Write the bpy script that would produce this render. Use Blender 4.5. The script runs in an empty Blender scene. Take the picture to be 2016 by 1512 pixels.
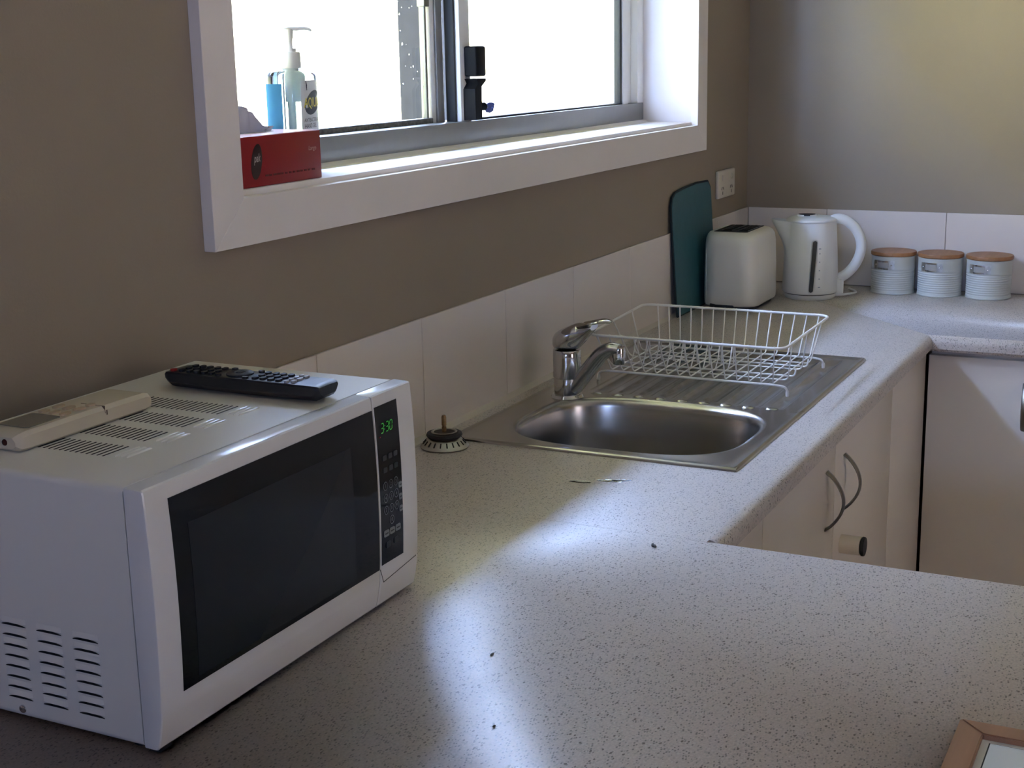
import bpy, bmesh, math, random
from mathutils import Vector, Matrix
random.seed(7)
S = bpy.context.scene
COL = S.collection
PI = math.pi

# ------------------------------------------------------------------ camera
cam_d = bpy.data.cameras.new('camera'); cam = bpy.data.objects.new('camera', cam_d); COL.objects.link(cam)
yaw, pitch, roll = 0.468093637, 0.229550931, 0.0205810195
fw = Vector((math.cos(yaw)*math.cos(pitch), math.sin(yaw)*math.cos(pitch), -math.sin(pitch)))
rt = Vector((math.sin(yaw), -math.cos(yaw), 0)); dn = fw.cross(rt)
rt2 = rt*math.cos(roll) + dn*math.sin(roll); dn2 = -rt*math.sin(roll) + dn*math.cos(roll)
m = Matrix((rt2, -dn2, -fw)).transposed().to_4x4(); m.translation = Vector((-1.65329, -1.159139, 0.618557))
cam.matrix_world = m
cam_d.sensor_fit = 'HORIZONTAL'; cam_d.sensor_width = 36.0; cam_d.lens = 36.0*2781.82/2016.0
cam_d.clip_start = 0.02; cam_d.clip_end = 200
S.camera = cam

# ------------------------------------------------------------------ sky, sun, exposure
w = bpy.data.worlds.new('sky'); S.world = w; w.use_nodes = True
bg = w.node_tree.nodes['Background']; bg.inputs[0].default_value = (0.39, 0.54, 1.0, 1); bg.inputs[1].default_value = 36.0
sun_d = bpy.data.lights.new('sun', 'SUN'); sun_d.energy = 8.5; sun_d.angle = 0.009; sun_d.color = (1.0, 0.84, 0.70)
sun = bpy.data.objects.new('sun', sun_d); COL.objects.link(sun); sun.rotation_euler = Vector((0.25, 0.60, -0.86)).to_track_quat('-Z', 'Y').to_euler()
S.view_settings.view_transform = 'Standard'; S.view_settings.look = 'None'
S.view_settings.exposure = 1.4; S.view_settings.gamma = 1.0
try: S.view_settings.use_curve_mapping = False
except Exception: pass
S.cycles.use_denoising = True
S.cycles.max_bounces = 14; S.cycles.diffuse_bounces = 6; S.cycles.transmission_bounces = 10; S.cycles.transparent_max_bounces = 12
S.cycles.caustics_reflective = False; S.cycles.caustics_refractive = True
S.cycles.sample_clamp_indirect = 12

def portal(name, loc, normal, sx, sy):
    d = bpy.data.lights.new(name, 'AREA'); d.shape = 'RECTANGLE'; d.size = sx; d.size_y = sy; d.cycles.is_portal = True
    o = bpy.data.objects.new(name, d); COL.objects.link(o); o.location = loc
    o.rotation_euler = Vector(normal).to_track_quat('-Z', 'Y').to_euler()
portal('sky_portal_balcony', (2.0, 2.42, 3.22), (0, -1, 0), 16.0, 0.78)
portal('sky_portal_door', (-1.15, -4.42, 0.12), (0, 1, 0), 0.8, 2.1)
portal('sky_portal_rear', (-4.22, -1.4, 0.9), (1, 0, 0), 0.36, 0.30)

# ------------------------------------------------------------------ materials
MATS = {}
def mat(name, col, rough=0.5, metal=0.0, spec=0.5, emit=None, es=1.0, trans=0.0, ior=1.45, coat=0.0, noise=None, bump=None, alpha=1.0):
    if name in MATS: return MATS[name]
    M = bpy.data.materials.new(name); M.use_nodes = True; N = M.node_tree.nodes; Lk = M.node_tree.links
    b = N['Principled BSDF']
    b.inputs['Base Color'].default_value = (*col, 1); b.inputs['Roughness'].default_value = rough
    b.inputs['Metallic'].default_value = metal; b.inputs['IOR'].default_value = ior
    b.inputs['Specular IOR Level'].default_value = spec
    b.inputs['Transmission Weight'].default_value = trans; b.inputs['Coat Weight'].default_value = coat
    if emit: b.inputs['Emission Color'].default_value = (*emit, 1); b.inputs['Emission Strength'].default_value = es
    if noise or bump:
        tc = N.new('ShaderNodeTexCoord')
    if noise:   # (scale, amount)
        t = N.new('ShaderNodeTexNoise'); t.inputs['Scale'].default_value = noise[0]; t.inputs['Detail'].default_value = 5
        Lk.new(tc.outputs['Object'], t.inputs['Vector'])
        r = N.new('ShaderNodeMapRange'); r.inputs['From Min'].default_value = 0.3; r.inputs['From Max'].default_value = 0.7
        r.inputs['To Min'].default_value = 1-noise[1]; r.inputs['To Max'].default_value = 1+noise[1]
        Lk.new(t.outputs['Fac'], r.inputs['Value'])
        mx = N.new('ShaderNodeVectorMath'); mx.operation = 'SCALE'; mx.inputs[0].default_value = col
        Lk.new(r.outputs['Result'], mx.inputs['Scale']); Lk.new(mx.outputs['Vector'], b.inputs['Base Color'])
    if bump:    # (scale, strength, distance)
        t2 = N.new('ShaderNodeTexNoise'); t2.inputs['Scale'].default_value = bump[0]; t2.inputs['Detail'].default_value = 4
        Lk.new(tc.outputs['Object'], t2.inputs['Vector'])
        bp = N.new('ShaderNodeBump'); bp.inputs['Strength'].default_value = bump[1]; bp.inputs['Distance'].default_value = bump[2]
        Lk.new(t2.outputs['Fac'], bp.inputs['Height']); Lk.new(bp.outputs['Normal'], b.inputs['Normal'])
    MATS[name] = M; return M

WALL = mat('taupe_paint', (0.30, 0.245, 0.185), 0.55, noise=(3, 0.03), bump=(260, 0.12, 0.002))
TRIM = mat('white_satin_trim', (0.80, 0.745, 0.72), 0.5, spec=0.2, noise=(6, 0.02))
TILE = mat('white_wall_tile', (0.72, 0.655, 0.615), 0.16, noise=(4, 0.03))
GROUT = mat('grout', (0.30, 0.27, 0.24), 0.8)
CEIL = mat('ceiling_white', (0.8, 0.79, 0.76), 0.7, bump=(120, 0.1, 0.002))
FLOOR = mat('floor_vinyl', (0.40, 0.33, 0.26), 0.4, noise=(9, 0.15))
ALU = mat('powder_aluminium', (0.26, 0.26, 0.26), 0.35, 0.3, noise=(40, 0.03))
ALUW = mat('pale_aluminium', (0.78, 0.78, 0.77), 0.35)
GASK = mat('black_gasket', (0.02, 0.02, 0.02), 0.6)
LOCKP = mat('matt_black_lock', (0.006, 0.006, 0.007), 0.7, spec=0.2)
BLACKP = mat('black_plastic', (0.018, 0.018, 0.02), 0.38, bump=(400, 0.1, 0.001))
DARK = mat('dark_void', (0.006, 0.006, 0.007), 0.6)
CAB = mat('cream_melamine', (0.66, 0.60, 0.53), 0.32, noise=(5, 0.02))
MWW = mat('microwave_white', (0.80, 0.775, 0.72), 0.28, bump=(900, 0.05, 0.0005))
MWB = mat('bezel_white', (0.72, 0.71, 0.70), 0.2)
MWG = mat('black_glass', (0.004, 0.005, 0.006), 0.06, spec=0.28)
MWI = mat('door_window_mesh', (0.014, 0.017, 0.020), 0.12, spec=0.3)
GREY = mat('button_grey', (0.20, 0.21, 0.21), 0.5)
FAINT = mat('icon_faint_grey', (0.022, 0.024, 0.026), 0.5)
LED = mat('green_led', (0.0, 0.05, 0.0), 0.4, emit=(0.10, 0.80, 0.10), es=0.10)
RLED = mat('red_led', (0.05, 0.0, 0.0), 0.4, emit=(0.8, 0.08, 0.08), es=0.06)
CHROME = mat('chrome', (0.62, 0.62, 0.63), 0.09, 1.0, noise=(30, 0.05))
WIREM = mat('white_coated_wire', (0.78, 0.76, 0.74), 0.35)
WP = mat('white_plastic', (0.74, 0.74, 0.73), 0.3)
TOASTW = mat('toaster_white', (0.68, 0.66, 0.61), 0.32)
KETW = mat('kettle_white', (0.70, 0.70, 0.69), 0.28)
TEAL = mat('teal_board', (0.032, 0.112, 0.140), 0.45, noise=(60, 0.06), bump=(300, 0.15, 0.001))
TEALD = mat('dark_board_rim', (0.012, 0.02, 0.024), 0.5)
CREAM = mat('aged_cream_plastic', (0.62, 0.55, 0.42), 0.45, noise=(12, 0.04))
CREAMD = mat('cream_button', (0.55, 0.42, 0.28), 0.5)
LCD = mat('grey_lcd', (0.20, 0.19, 0.15), 0.2)
RED = mat('tissue_box_red', (0.26, 0.012, 0.016), 0.35, noise=(8, 0.08))
REDD = mat('dark_red_print', (0.10, 0.004, 0.006), 0.4)
PINK = mat('pinkish_card_top', (0.55, 0.36, 0.38), 0.3)
WHT = mat('white_print', (0.78, 0.76, 0.74), 0.5)
PINKW = mat('pale_pink_print', (0.62, 0.42, 0.40), 0.5)
NAVY = mat('navy_print', (0.012, 0.03, 0.055), 0.4)
YEL = mat('yellow_print', (0.75, 0.68, 0.12), 0.4)
GREYP = mat('grey_print', (0.28, 0.33, 0.38), 0.5)
LAB = mat('white_label', (0.72, 0.78, 0.84), 0.35)
GEL = mat('clear_blue_gel', (0.74, 0.90, 0.98), 0.03, trans=1.0, ior=1.36)
BRASS = mat('old_brass', (0.23, 0.15, 0.08), 0.35, 1.0, noise=(120, 0.3))
RUB = mat('black_rubber', (0.012, 0.012, 0.014), 0.6)
BLUEK = mat('blue_key_plastic', (0.035, 0.06, 0.25), 0.35)
PLATE = mat('switch_plate', (0.62, 0.57, 0.49), 0.4)
STEELH = mat('satin_nickel', (0.26, 0.245, 0.22), 0.35, 1.0)
TINW = mat('enamel_tin', (0.54, 0.555, 0.53), 0.4)
PLM = mat('galvanised_plate', (0.55, 0.55, 0.54), 0.3, 1.0, noise=(90, 0.2))
PAPER = mat('paper', (0.66, 0.70, 0.72), 0.25)
CLAD = mat('dark_cladding', (0.18, 0.155, 0.125), 0.8, noise=(3, 0.1))
EXTW = mat('neighbour_render', (0.78, 0.60, 0.25), 0.8, noise=(1.5, 0.05))
ROOFM = mat('roof_sheet', (0.33, 0.31, 0.30), 0.6)
SOFF = mat('soffit_sheet', (0.44, 0.40, 0.34), 0.7)
GND = mat('dry_lawn', (0.30, 0.29, 0.13), 0.95, noise=(6, 0.3))
POSTM = mat('weathered_post', (0.022, 0.0195, 0.0175), 0.8, spec=.2, noise=(25, 0.15))
BUMP = mat('door_bumper_cream', (0.72, 0.64, 0.52), 0.5)
CRUMB = mat('crumb_dark', (0.06, 0.055, 0.05), 0.7)
WATER = mat('water_film', (0.95, 0.97, 1.0), 0.03, trans=1.0, ior=1.33)

def wood(name, c1, c2, scale, rough=0.45, axis=0):
    M = bpy.data.materials.new(name); M.use_nodes = True; N = M.node_tree.nodes; Lk = M.node_tree.links; b = N['Principled BSDF']
    tc = N.new('ShaderNodeTexCoord'); mp = N.new('ShaderNodeMapping'); sc = [scale*6]*3; sc[axis] = scale*0.6
    mp.inputs['Scale'].default_value = sc; Lk.new(tc.outputs['Object'], mp.inputs['Vector'])
    t = N.new('ShaderNodeTexNoise'); t.inputs['Scale'].default_value = 1.0; t.inputs['Detail'].default_value = 6; t.inputs['Distortion'].default_value = 0.6
    Lk.new(mp.outputs['Vector'], t.inputs['Vector'])
    r = N.new('ShaderNodeValToRGB'); r.color_ramp.elements[0].position = 0.35; r.color_ramp.elements[1].position = 0.68
    r.color_ramp.elements[0].color = (*c1, 1); r.color_ramp.elements[1].color = (*c2, 1)
    Lk.new(t.outputs['Fac'], r.inputs['Fac']); Lk.new(r.outputs['Color'], b.inputs['Base Color']); b.inputs['Roughness'].default_value = rough
    return M
LIDW = wood('lid_wood', (0.30, 0.135, 0.055), (0.38, 0.18, 0.08), 12)
FRW = wood('frame_wood', (0.30, 0.155, 0.09), (0.36, 0.19, 0.115), 8)

def translucent(name, col, fac=0.5):
    M = bpy.data.materials.new(name); M.use_nodes = True; N = M.node_tree.nodes; Lk = M.node_tree.links
    N.remove(N['Principled BSDF']); out = N['Material Output']
    d = N.new('ShaderNodeBsdfDiffuse'); d.inputs[0].default_value = (*col, 1); t = N.new('ShaderNodeBsdfTranslucent'); t.inputs[0].default_value = (*col, 1)
    mx = N.new('ShaderNodeMixShader'); mx.inputs[0].default_value = fac; Lk.new(d.outputs[0], mx.inputs[1]); Lk.new(t.outputs[0], mx.inputs[2]); Lk.new(mx.outputs[0], out.inputs['Surface']); return M
BLUEL = translucent('blue_label_film', (0.06, 0.20, 0.36), 0.2)
TUBEM = translucent('milky_tube', (0.80, 0.78, 0.74), 0.5)
TISS = translucent('tissue_paper_thin', (0.25, 0.235, 0.27), 0.05)

def laminate():
    M = bpy.data.materials.new('speckled_laminate'); M.use_nodes = True; N = M.node_tree.nodes; Lk = M.node_tree.links; b = N['Principled BSDF']
    tc = N.new('ShaderNodeTexCoord')
    base = (0.50, 0.44, 0.405, 1)
    def speck(scale, thr, keep, off):
        mp = N.new('ShaderNodeMapping'); mp.inputs['Location'].default_value = (off, off*1.7, 0); mp.inputs['Rotation'].default_value = (0, 0, off); mp.inputs['Scale'].default_value = (1, 1.7, 1)
        Lk.new(tc.outputs['Object'], mp.inputs['Vector'])
        v = N.new('ShaderNodeTexVoronoi'); v.inputs['Scale'].default_value = scale; v.inputs['Randomness'].default_value = 1.0
        Lk.new(mp.outputs['Vector'], v.inputs['Vector'])
        lt = N.new('ShaderNodeMath'); lt.operation = 'LESS_THAN'; lt.inputs[1].default_value = thr; Lk.new(v.outputs['Distance'], lt.inputs[0])
        sp = N.new('ShaderNodeSeparateColor'); Lk.new(v.outputs['Color'], sp.inputs['Color'])
        gt = N.new('ShaderNodeMath'); gt.operation = 'LESS_THAN'; gt.inputs[1].default_value = keep; Lk.new(sp.outputs['Red'], gt.inputs[0])
        mu = N.new('ShaderNodeMath'); mu.operation = 'MULTIPLY'; Lk.new(lt.outputs[0], mu.inputs[0]); Lk.new(gt.outputs[0], mu.inputs[1])
        return mu.outputs[0]
    n = N.new('ShaderNodeTexNoise'); n.inputs['Scale'].default_value = 380; n.inputs['Detail'].default_value = 3
    Lk.new(tc.outputs['Object'], n.inputs['Vector'])
    r = N.new('ShaderNodeMapRange'); r.inputs['From Min'].default_value = 0.3; r.inputs['From Max'].default_value = 0.7; r.inputs['To Min'].default_value = 0.86; r.inputs['To Max'].default_value = 1.1
    Lk.new(n.outputs['Fac'], r.inputs['Value'])
    vm = N.new('ShaderNodeVectorMath'); vm.operation = 'SCALE'; vm.inputs[0].default_value = base[:3]; Lk.new(r.outputs['Result'], vm.inputs['Scale'])
    cur = vm.outputs['Vector']
    for (sc, thr, keep, col, off, fac) in [(210, 0.40, 0.50, (0.30, 0.285, 0.26, 1), 0.3, 0.55), (250, 0.40, 0.27, (0.15, 0.14, 0.13, 1), 1.1, 0.85),
                                           (150, 0.30, 0.10, (0.10, 0.075, 0.06, 1), 2.3, 0.9), (240, 0.36, 0.20, (0.56, 0.54, 0.51, 1), 3.1, 0.6)]:
        mx = N.new('ShaderNodeMix'); mx.data_type = 'RGBA'
        mf = N.new('ShaderNodeMath'); mf.operation = 'MULTIPLY'; mf.inputs[1].default_value = fac; Lk.new(speck(sc, thr, keep, off), mf.inputs[0])
        Lk.new(mf.outputs[0], mx.inputs[0]); Lk.new(cur, mx.inputs[6]); mx.inputs[7].default_value = col; cur = mx.outputs[2]
    Lk.new(cur, b.inputs['Base Color']); b.inputs['Specular IOR Level'].default_value = 0.75
    # smudges: wiped streaks change the gloss
    n2 = N.new('ShaderNodeTexNoise'); n2.inputs['Scale'].default_value = 5; n2.inputs['Detail'].default_value = 6; n2.inputs['Distortion'].default_value = 1.2
    Lk.new(tc.outputs['Object'], n2.inputs['Vector'])
    rr = N.new('ShaderNodeMapRange'); rr.inputs['From Min'].default_value = 0.35; rr.inputs['From Max'].default_value = 0.65; rr.inputs['To Min'].default_value = 0.30; rr.inputs['To Max'].default_value = 0.36
    Lk.new(n2.outputs['Fac'], rr.inputs['Value']); Lk.new(rr.outputs['Result'], b.inputs['Roughness'])
    return M
LAM = laminate()

def steel():
    M = bpy.data.materials.new('brushed_stainless'); M.use_nodes = True; N = M.node_tree.nodes; Lk = M.node_tree.links; b = N['Principled BSDF']
    b.inputs['Metallic'].default_value = 1.0; b.inputs['Base Color'].default_value = (0.44, 0.42, 0.39, 1)
    tc = N.new('ShaderNodeTexCoord'); t = N.new('ShaderNodeTexNoise'); t.inputs['Scale'].default_value = 9; t.inputs['Detail'].default_value = 3; Lk.new(tc.outputs['Object'], t.inputs['Vector'])
    r = N.new('ShaderNodeMapRange'); r.inputs['To Min'].default_value = 0.20; r.inputs['To Max'].default_value = 0.30; Lk.new(t.outputs['Fac'], r.inputs['Value'])
    Lk.new(r.outputs['Result'], b.inputs['Roughness'])
    return M
STEEL = steel()

def pane_mat():
    M = bpy.data.materials.new('window_glass'); M.use_nodes = True; N = M.node_tree.nodes; Lk = M.node_tree.links
    N.remove(N['Principled BSDF']); out = N['Material Output']
    tr = N.new('ShaderNodeBsdfTransparent'); tr.inputs[0].default_value = (0.93, 0.95, 0.94, 1)
    gl = N.new('ShaderNodeBsdfGlossy'); gl.inputs['Roughness'].default_value = 0.02
    lw = N.new('ShaderNodeLayerWeight'); lw.inputs['Blend'].default_value = 0.5
    pw = N.new('ShaderNodeMath'); pw.operation = 'POWER'; pw.inputs[1].default_value = 4.0; Lk.new(lw.outputs['Facing'], pw.inputs[0])
    ma = N.new('ShaderNodeMath'); ma.operation = 'MULTIPLY_ADD'; ma.inputs[1].default_value = 0.5; ma.inputs[2].default_value = 0.03; Lk.new(pw.outputs[0], ma.inputs[0])
    mx = N.new('ShaderNodeMixShader'); Lk.new(ma.outputs[0], mx.inputs[0]); Lk.new(tr.outputs[0], mx.inputs[1]); Lk.new(gl.outputs[0], mx.inputs[2])
    Lk.new(mx.outputs[0], out.inputs['Surface']); return M
PANE = pane_mat()

# ------------------------------------------------------------------ helpers (all geometry is written in world coordinates)
MW = {}
def B(): return bmesh.new()
def obj(name, bm, mats, parent=None, flat=False, ang=0.6):
    if parent is not None and parent.name in MW: bm.transform(MW[parent.name].inverted())
    bmesh.ops.recalc_face_normals(bm, faces=bm.faces)
    for f in bm.faces: f.smooth = not flat
    if not flat:
        for e in bm.edges:
            if len(e.link_faces) == 2 and e.calc_face_angle(0) > ang: e.smooth = False
    me = bpy.data.meshes.new(name); bm.to_mesh(me); bm.free()
    for mm in (mats if isinstance(mats, (list, tuple)) else [mats]): me.materials.append(mm)
    o = bpy.data.objects.new(name, me); COL.objects.link(o)
    if parent is not None:
        o.parent = parent
        if parent.name in MW: MW[o.name] = MW[parent.name]
    return o
def tag(o, label=None, cat=None, group=None, kind=None):
    if label: o['label'] = label
    if cat: o['category'] = cat
    if group: o['group'] = group
    if kind: o['kind'] = kind
    return o
def thing(name, label, cat, loc, rotz=0, group=None, kind=None):
    o = bpy.data.objects.new(name, None); COL.objects.link(o); o.empty_display_size = 0.05
    o.location = loc; o.rotation_euler = (0, 0, rotz)
    MW[o.name] = Matrix.Translation(loc) @ Matrix.Rotation(rotz, 4, 'Z')
    return tag(o, label, cat, group, kind)
def struct(name, bm, mats, **k):
    o = obj(name, bm, mats, **k); MW[o.name] = Matrix.Identity(4); return tag(o, kind='structure')
def label_part(o, s): o['label'] = s; return o

def box(bm, x0, x1, y0, y1, z0, z1, r=0.0, seg=2, mi=0, M=None):
    x0, x1 = min(x0, x1), max(x0, x1); y0, y1 = min(y0, y1), max(y0, y1); z0, z1 = min(z0, z1), max(z0, z1)
    t = bmesh.new()
    v = [t.verts.new(p) for p in [(x0,y0,z0),(x1,y0,z0),(x1,y1,z0),(x0,y1,z0),(x0,y0,z1),(x1,y0,z1),(x1,y1,z1),(x0,y1,z1)]]
    for f in [(3,2,1,0),(4,5,6,7),(0,1,5,4),(1,2,6,5),(2,3,7,6),(3,0,4,7)]: t.faces.new([v[i] for i in f])
    if r > 0: bmesh.ops.bevel(t, geom=t.edges[:], offset=r, segments=seg, affect='EDGES', profile=0.5)
    merge(bm, t, mi, M)
def merge(bm, t, mi=0, M=None):
    if M is not None: t.transform(M)
    mp = {}
    for vv in t.verts: mp[vv] = bm.verts.new(vv.co)
    for f in t.faces:
        try:
            nf = bm.faces.new([mp[a] for a in f.verts]); nf.material_index = mi if mi else f.material_index
        except ValueError: pass
    t.free()
def lathe(bm, prof, c=(0,0,0), n=32, axis='Z', mi=0, cap=True, M=None):
    """prof: list of (r, h); revolve about an axis through c"""
    t = bmesh.new(); rings = []
    for (r, h) in prof:
        if r < 1e-6: rings.append([t.verts.new((0, 0, h))])
        else: rings.append([t.verts.new((r*math.cos(2*PI*i/n), r*math.sin(2*PI*i/n), h)) for i in range(n)])
    for a, b in zip(rings, rings[1:]):
        for i in range(n):
            j = (i+1) % n
            if len(a) == 1 and len(b) == 1: continue
            if len(a) == 1: t.faces.new([a[0], b[i], b[j]])
            elif len(b) == 1: t.faces.new([a[i], b[0], a[j]])
            else: t.faces.new([a[i], b[i], b[j], a[j]])
    if cap:
        for rg in (rings[0], rings[-1]):
            if len(rg) > 1: t.faces.new(rg)
    if axis == 'Y': t.transform(Matrix.Rotation(-PI/2, 4, 'X'))
    if axis == 'X': t.transform(Matrix.Rotation(PI/2, 4, 'Y'))
    t.transform(Matrix.Translation(c)); merge(bm, t, mi, M)
def prism(bm, pts, a0, a1, axis='Z', mi=0):
    """polygon pts in the plane across axis, extruded from a0 to a1"""
    def P(p, a):
        return {'Z': (p[0], p[1], a), 'Y': (p[0], a, p[1]), 'X': (a, p[0], p[1])}[axis]
    A = [bm.verts.new(P(p, a0)) for p in pts]; Bv = [bm.verts.new(P(p, a1)) for p in pts]; n = len(pts)
    fs = [bm.faces.new(A), bm.faces.new(Bv)]
    for i in range(n): fs.append(bm.faces.new([A[i], A[(i+1) % n], Bv[(i+1) % n], Bv[i]]))
    for f in fs: f.material_index = mi
def fillet(pts, r, n=4, closed=False):
    pts = [Vector(p) for p in pts]; out = []; N_ = len(pts)
    for i, p in enumerate(pts):
        if not closed and i in (0, N_-1): out.append(p); continue
        a = pts[i-1]-p; b = pts[(i+1) % N_]-p; rr = min(r, a.length*0.49, b.length*0.49)
        a = a.normalized()*rr; b = b.normalized()*rr
        for k in range(n+1):
            s = k/n; out.append(p + a*(1-s)**2 + b*s**2)
    return out
def tube(bm, pts, r, n=6, closed=False, mi=0, sec=None, up=None):
    """r: number or list of radii; sec=(a,b): elliptic section with half-widths a (across) and b (along up)"""
    pts = [Vector(p) for p in pts]; N_ = len(pts); rings = []; prev = None
    for i, p in enumerate(pts):
        if closed: t = (pts[(i+1) % N_]-pts[i-1])
        else: t = (pts[min(i+1, N_-1)]-pts[max(i-1, 0)])
        t.normalize()
        if up is not None: u = Vector(up) - t*t.dot(Vector(up))
        elif prev is None: u = t.orthogonal()
        else: u = prev - t*t.dot(prev)
        u.normalize(); prev = u; v = t.cross(u); rr = r[i] if isinstance(r, (list, tuple)) else r
        s = sec[i] if (sec and isinstance(sec[0], (list, tuple))) else (sec or (rr, rr))
        rings.append([bm.verts.new(p + v*math.cos(2*PI*k/n)*s[0] + u*math.sin(2*PI*k/n)*s[1]) for k in range(n)])
    prs = list(zip(rings, rings[1:])) + ([(rings[-1], rings[0])] if closed else [])
    for a, b in prs:
        for k in range(n):
            f = bm.faces.new([a[k], a[(k+1) % n], b[(k+1) % n], b[k]]); f.material_index = mi
    if not closed:
        for rg in (rings[0], rings[-1]): f = bm.faces.new(rg); f.material_index = mi
def rrect(x0, x1, y0, y1, r, n=5):
    out = []
    for cx, cy, a in ((x1-r, y1-r, 0), (x0+r, y1-r, PI/2), (x0+r, y0+r, PI), (x1-r, y0+r, 1.5*PI)):
        for k in range(n+1): out.append((cx+r*math.cos(a+k/n*PI/2), cy+r*math.sin(a+k/n*PI/2)))
    return out
def loft(bm, rings, cap=True, mi=0):
    R = [[bm.verts.new(p) for p in rg] for rg in rings]; n = len(R[0])
    for a, b in zip(R, R[1:]):
        for i in range(n): f = bm.faces.new([a[i], a[(i+1) % n], b[(i+1) % n], b[i]]); f.material_index = mi
    if cap:
        for rg in (R[0], R[-1]): f = bm.faces.new(rg); f.material_index = mi
def text_pts(s, size, align='CENTER', shear=0.0, bold=0.0):
    c = bpy.data.curves.new('lettering', 'FONT'); c.body = s; c.size = size; c.align_x = align; c.align_y = 'CENTER'; c.shear = shear; c.offset = bold; c.resolution_u = 3
    o = bpy.data.objects.new('lettering', c); COL.objects.link(o); bpy.context.view_layer.update()
    me = bpy.data.meshes.new_from_object(o.evaluated_get(bpy.context.evaluated_depsgraph_get()))
    V = [tuple(v.co[:2]) for v in me.vertices]; F = [tuple(p.vertices) for p in me.polygons]
    bpy.data.objects.remove(o); bpy.data.curves.remove(c); bpy.data.meshes.remove(me); return V, F
def text(name, s, size, fn, material, parent, **k):
    """fn maps the flat (u, v) of the lettering to a world point"""
    V, F = text_pts(s, size, **k); bm = B(); vs = [bm.verts.new(fn(u, v)) for u, v in V]
    for f in F:
        try: bm.faces.new([vs[i] for i in f])
        except ValueError: pass
    return obj(name, bm, material, parent, flat=True)
def dup_tree(root, loc, rotz=None):
    r = root.copy(); COL.objects.link(r); r.location = loc
    if rotz is not None: r.rotation_euler = (0, 0, rotz)
    for ch in list(root.children):
        c = ch.copy(); COL.objects.link(c); c.parent = r
        for g in list(ch.children):
            d = g.copy(); COL.objects.link(d); d.parent = c
    return r

# ================================================================== THE ROOM
FZ = -0.90; CZ = 1.55                       # floor and ceiling, measured from the worktop
XL, XR, YF = -4.0, 2.076, -4.2              # rear wall, far end wall, opposite wall
WX0, WX1, WZ0, WZ1 = -0.165, 1.628, 0.4495, 1.26   # window opening
bm = B(); box(bm, XL-.2, XR+.2, YF-.2, 0.2, FZ-.1, FZ); struct('floor', bm, FLOOR)
bm = B(); box(bm, XL-.2, XR+.2, YF-.2, 0.22, CZ, CZ+.1); struct('ceiling', bm, CEIL)
bm = B()
o = .012
box(bm, XL-.2, WX0-o, 0, .22, FZ, CZ); box(bm, WX1+o, XR+.2, 0, .22, FZ, CZ)
box(bm, WX0-o, WX1+o, 0, .22, FZ, WZ0-o); box(bm, WX0-o, WX1+o, 0, .22, WZ1+o, CZ)
wall_left = struct('wall_left', bm, WALL)
bm = B(); box(bm, XR, XR+.2, YF-.2, 0, FZ, CZ); wall_back = struct('wall_back', bm, WALL)
bm = B()   # opposite wall with a glazed door opening
box(bm, XL-.2, -1.55, YF-.2, YF, FZ, CZ); box(bm, -.75, XR+.2, YF-.2, YF, FZ, CZ); box(bm, -1.55, -.75, YF-.2, YF, 1.15, CZ)
struct('wall_right', bm, WALL)
bm = B(); box(bm, XL-.2, XL, YF, -1.58, FZ, CZ); box(bm, XL-.2, XL, -1.22, 0, FZ, CZ); box(bm, XL-.2, XL, -1.58, -1.22, FZ, .75); box(bm, XL-.2, XL, -1.58, -1.22, 1.05, CZ)
struct('wall_front', bm, WALL)

# splashback tiles (300 x 200), proud of the wall, recessed grout behind
bm = B(); box(bm, -.95, XR, -.0035, 0, 0.0, .199); obj('grout', bm, GROUT, wall_left)
bm = B(); box(bm, XR-.0035, XR, -2.6, -.0035, 0, .199); obj('grout', bm, GROUT, wall_back)
T0 = 0.3055; tw = .3025
def tile_mesh(wd):
    bm = B(); box(bm, .0008, wd-.0008, -.0065, -.0005, .002, .2008, .0012, 2); return bm
xs = [T0 + tw*k for k in range(-4, 6)]
tm = None
for x in xs:
    x1 = min(x+tw, XR-.007)
    if x1 - x < tw - .001:
        o = obj('tile', tile_mesh(x1-x), TILE, wall_left, flat=True)
    elif tm is None: o = obj('tile', tile_mesh(tw), TILE, wall_left, flat=True); tm = o.data
    else: o = bpy.data.objects.new('tile', tm); COL.objects.link(o); o.parent = wall_left
    o.location = (x, 0, 0)
def tile_b(y0, y1, me=None):
    if me is None:
        bm = B(); box(bm, XR-.0065, XR-.0005, -(y1-y0)+.0008, -.0008, .002, .2008, .0012, 2); o = obj('tile', bm, TILE, wall_back, flat=True)
    else: o = bpy.data.objects.new('tile', me); COL.objects.link(o); o.parent = wall_back
    o.location = (0, y1, 0); return o
tile_b(-.222, -.007); q = tile_b(-.222-.308, -.222)
for k in range(1, 6): tile_b(-.222-.308*(k+1), -.222-.308*k, q.data)
bm = B(); prism(bm, [(-.0065, .0), (-.016, .0), (-.011, .004), (-.0065, .0075)], 0, XR-.0065, 'X')
label_part(obj('sealant_bead', bm, mat('sealant', (.55, .50, .44), .4), wall_left), 'pale silicone bead along the worktop')

# outlet plate high on the window wall
t = thing('power_outlet', 'cream double power outlet plate on taupe wall beside the teal board', 'outlet', (1.872, -.004, .282))
bm = B(); box(bm, 1.806, 1.940, -.010, 0, .2465, .3175, .004, 3); obj('cover_plate', bm, PLATE, t)
for xx in (1.838, 1.908):
    bm = B()
    for dx, a in ((-.006, .5), (.006, -.5)): box(bm, -.001, .001, -.0106, -.0095, -.004, .004, M=Matrix.Translation((xx+dx, 0, .272)) @ Matrix.Rotation(a, 4, 'Y'))
    box(bm, xx-.001, xx+.001, -.0106, -.0095, .256, .264); obj('socket_slots', bm, DARK, t)
    bm = B(); box(bm, xx-.006, xx+.006, -.0135, -.0095, .292, .306, .0015); obj('rocker_switch', bm, PLATE, t)

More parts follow.
